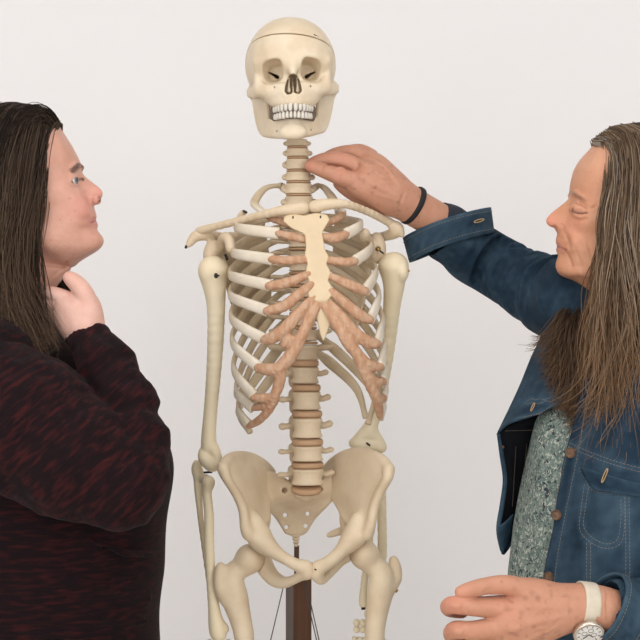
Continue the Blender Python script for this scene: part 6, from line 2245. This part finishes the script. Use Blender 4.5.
hair_mass(HR, ((730, 470), (540, 118)), [((636, 190, 0), (.099, .074, .086), 0)],
          [((578, 212, 0), (.040, .30, .115), .006), ((583, 165, 0), (.028, .3, .05), .004), ((591, 145, 0), (.030, .3, .027), .004)],
          [(cur(gl, -.010), .006), (cur(short(gr, 6), -.007), .006)], hairR, (0.07, 0.048, 0.034))

# ================================================================== wristband and wristwatch
M_BAND = mat('black_elastic', (0.006, 0.006, 0.007), 0.75, bump=.3, bump_scale=400)
cb = P(413, 205.5, .016)
n1 = P(404.5, 221.5, .016) - P(421.5, 189.5, .016)
n1 = n1 / np.linalg.norm(n1)
n2 = np.array([.42, -.90, .14]); n2 -= n1 * (n1 @ n2); n2 /= np.linalg.norm(n2)
a = np.linspace(0, 2 * np.pi, 49)
CB = np.array([cb + .0305 * (n1 * math.cos(t) + n2 * math.sin(t)) for t in a])
n3 = np.cross(n1, n2)
V, Fq = sweep(CB, .0052, .0030, np.tile(n3, (49, 1)), 10, 2.4, caps=False)
wb = mobj('wristband', V, Fq, M_BAND)
tag(wb, 'black elastic band around the wrist that reaches to the skeleton', 'wristband')

M_STRAP = mat('cream_strap', (0.62, 0.55, 0.44), 0.55, var=(0.54, 0.47, 0.36), scale=90, amt=.6, bump=.15)
M_CASE = mat('watch_case', (0.62, 0.55, 0.47), 0.25, metal=0.9)
M_DIAL = mat('watch_dial', (0.70, 0.68, 0.63), 0.4)
M_MARK = mat('watch_marks', (0.05, 0.045, 0.04), 0.5)
wc = P(585, 606, -.50)
WT = empty('wristwatch', wc)
tag(WT, 'wristwatch with a cream strap and round pale dial on the lowered wrist', 'watch')
ax_ = P(560, 606, -.505) - P(612, 612, -.49)
ax_ /= np.linalg.norm(ax_)
upv = np.array([0, 0, 1.0]) - ax_ * ax_[2]; upv /= np.linalg.norm(upv)
sdv = np.cross(ax_, upv); sdv *= -np.sign(sdv[1]); sdv /= np.linalg.norm(sdv)     # towards the camera
a = np.linspace(0, 2 * np.pi, 61)
CS = np.array([wc + .0302 * upv * math.cos(t) + .0302 * sdv * math.sin(t) for t in a])
V, Fq = sweep(CS, .0108, .0016, np.tile(ax_, (61, 1)), 10, 5, caps=False)
mobj('strap', V, Fq, M_STRAP, WT)
dn = sdv * .80 - upv * .62
dn /= np.linalg.norm(dn)
dc = wc + (sdv * .62 - upv * .79) * .0375
# tilt of the dial: facing the camera and downwards
da = ax_
db = np.cross(dn, da)


def disc(c, r0, prof_, n=40):
    V = []
    for rr_, hh in prof_:
        for t in np.linspace(0, 2 * math.pi, n, endpoint=False):
            V.append(c + dn * hh + (da * math.cos(t) + db * math.sin(t)) * rr_ * r0)
    return np.array(V), grid_faces(len(prof_), n, True)


V, Fq = disc(dc, .0205, [(.02, -.004), (.9, -.004), (1.0, -.002), (1.0, .004), (.96, .0055), (.86, .0055), (.84, .0035), (.02, .0035)])
mobj('case', V, Fq, M_CASE, WT)
V, Fq = disc(dc, .0205, [(.84, .0036), (.80, .0040), (.02, .0040)])
dial = mobj('dial', V, Fq, M_DIAL, WT)
mk = []
for i in range(12):
    t = i * math.pi / 6
    d_ = da * math.cos(t) + db * math.sin(t)
    mk.append(tube(np.array([dc + dn * .0043 + d_ * .0125, dc + dn * .0043 + d_ * .0152]), .00055, 5))
for i, (t, r_) in enumerate(((1.0, .010), (2.6, .0075))):
    d_ = da * math.cos(t) + db * math.sin(t)
    mk.append(tube(np.array([dc + dn * .0048, dc + dn * .0048 + d_ * r_]), .0006, 5))
for ox, oy in ((.0065, 0), (-.0065, 0), (0, -.0068)):
    c2 = dc + da * ox + db * oy + dn * .0042
    mk.append(tube(np.array([c2 + (da * math.cos(t) + db * math.sin(t)) * .0034 for t in np.linspace(0, 2 * math.pi, 20)]), .0003, 4))
V, Fq = join(mk)
mobj('dial_marks', V, Fq, M_MARK, dial)
V, Fq = tube(np.array([dc + dn * .001 - da * .0195, dc + dn * .001 - da * .0225]), .0022, 10)
mobj('crown', V, Fq, M_CASE, WT)
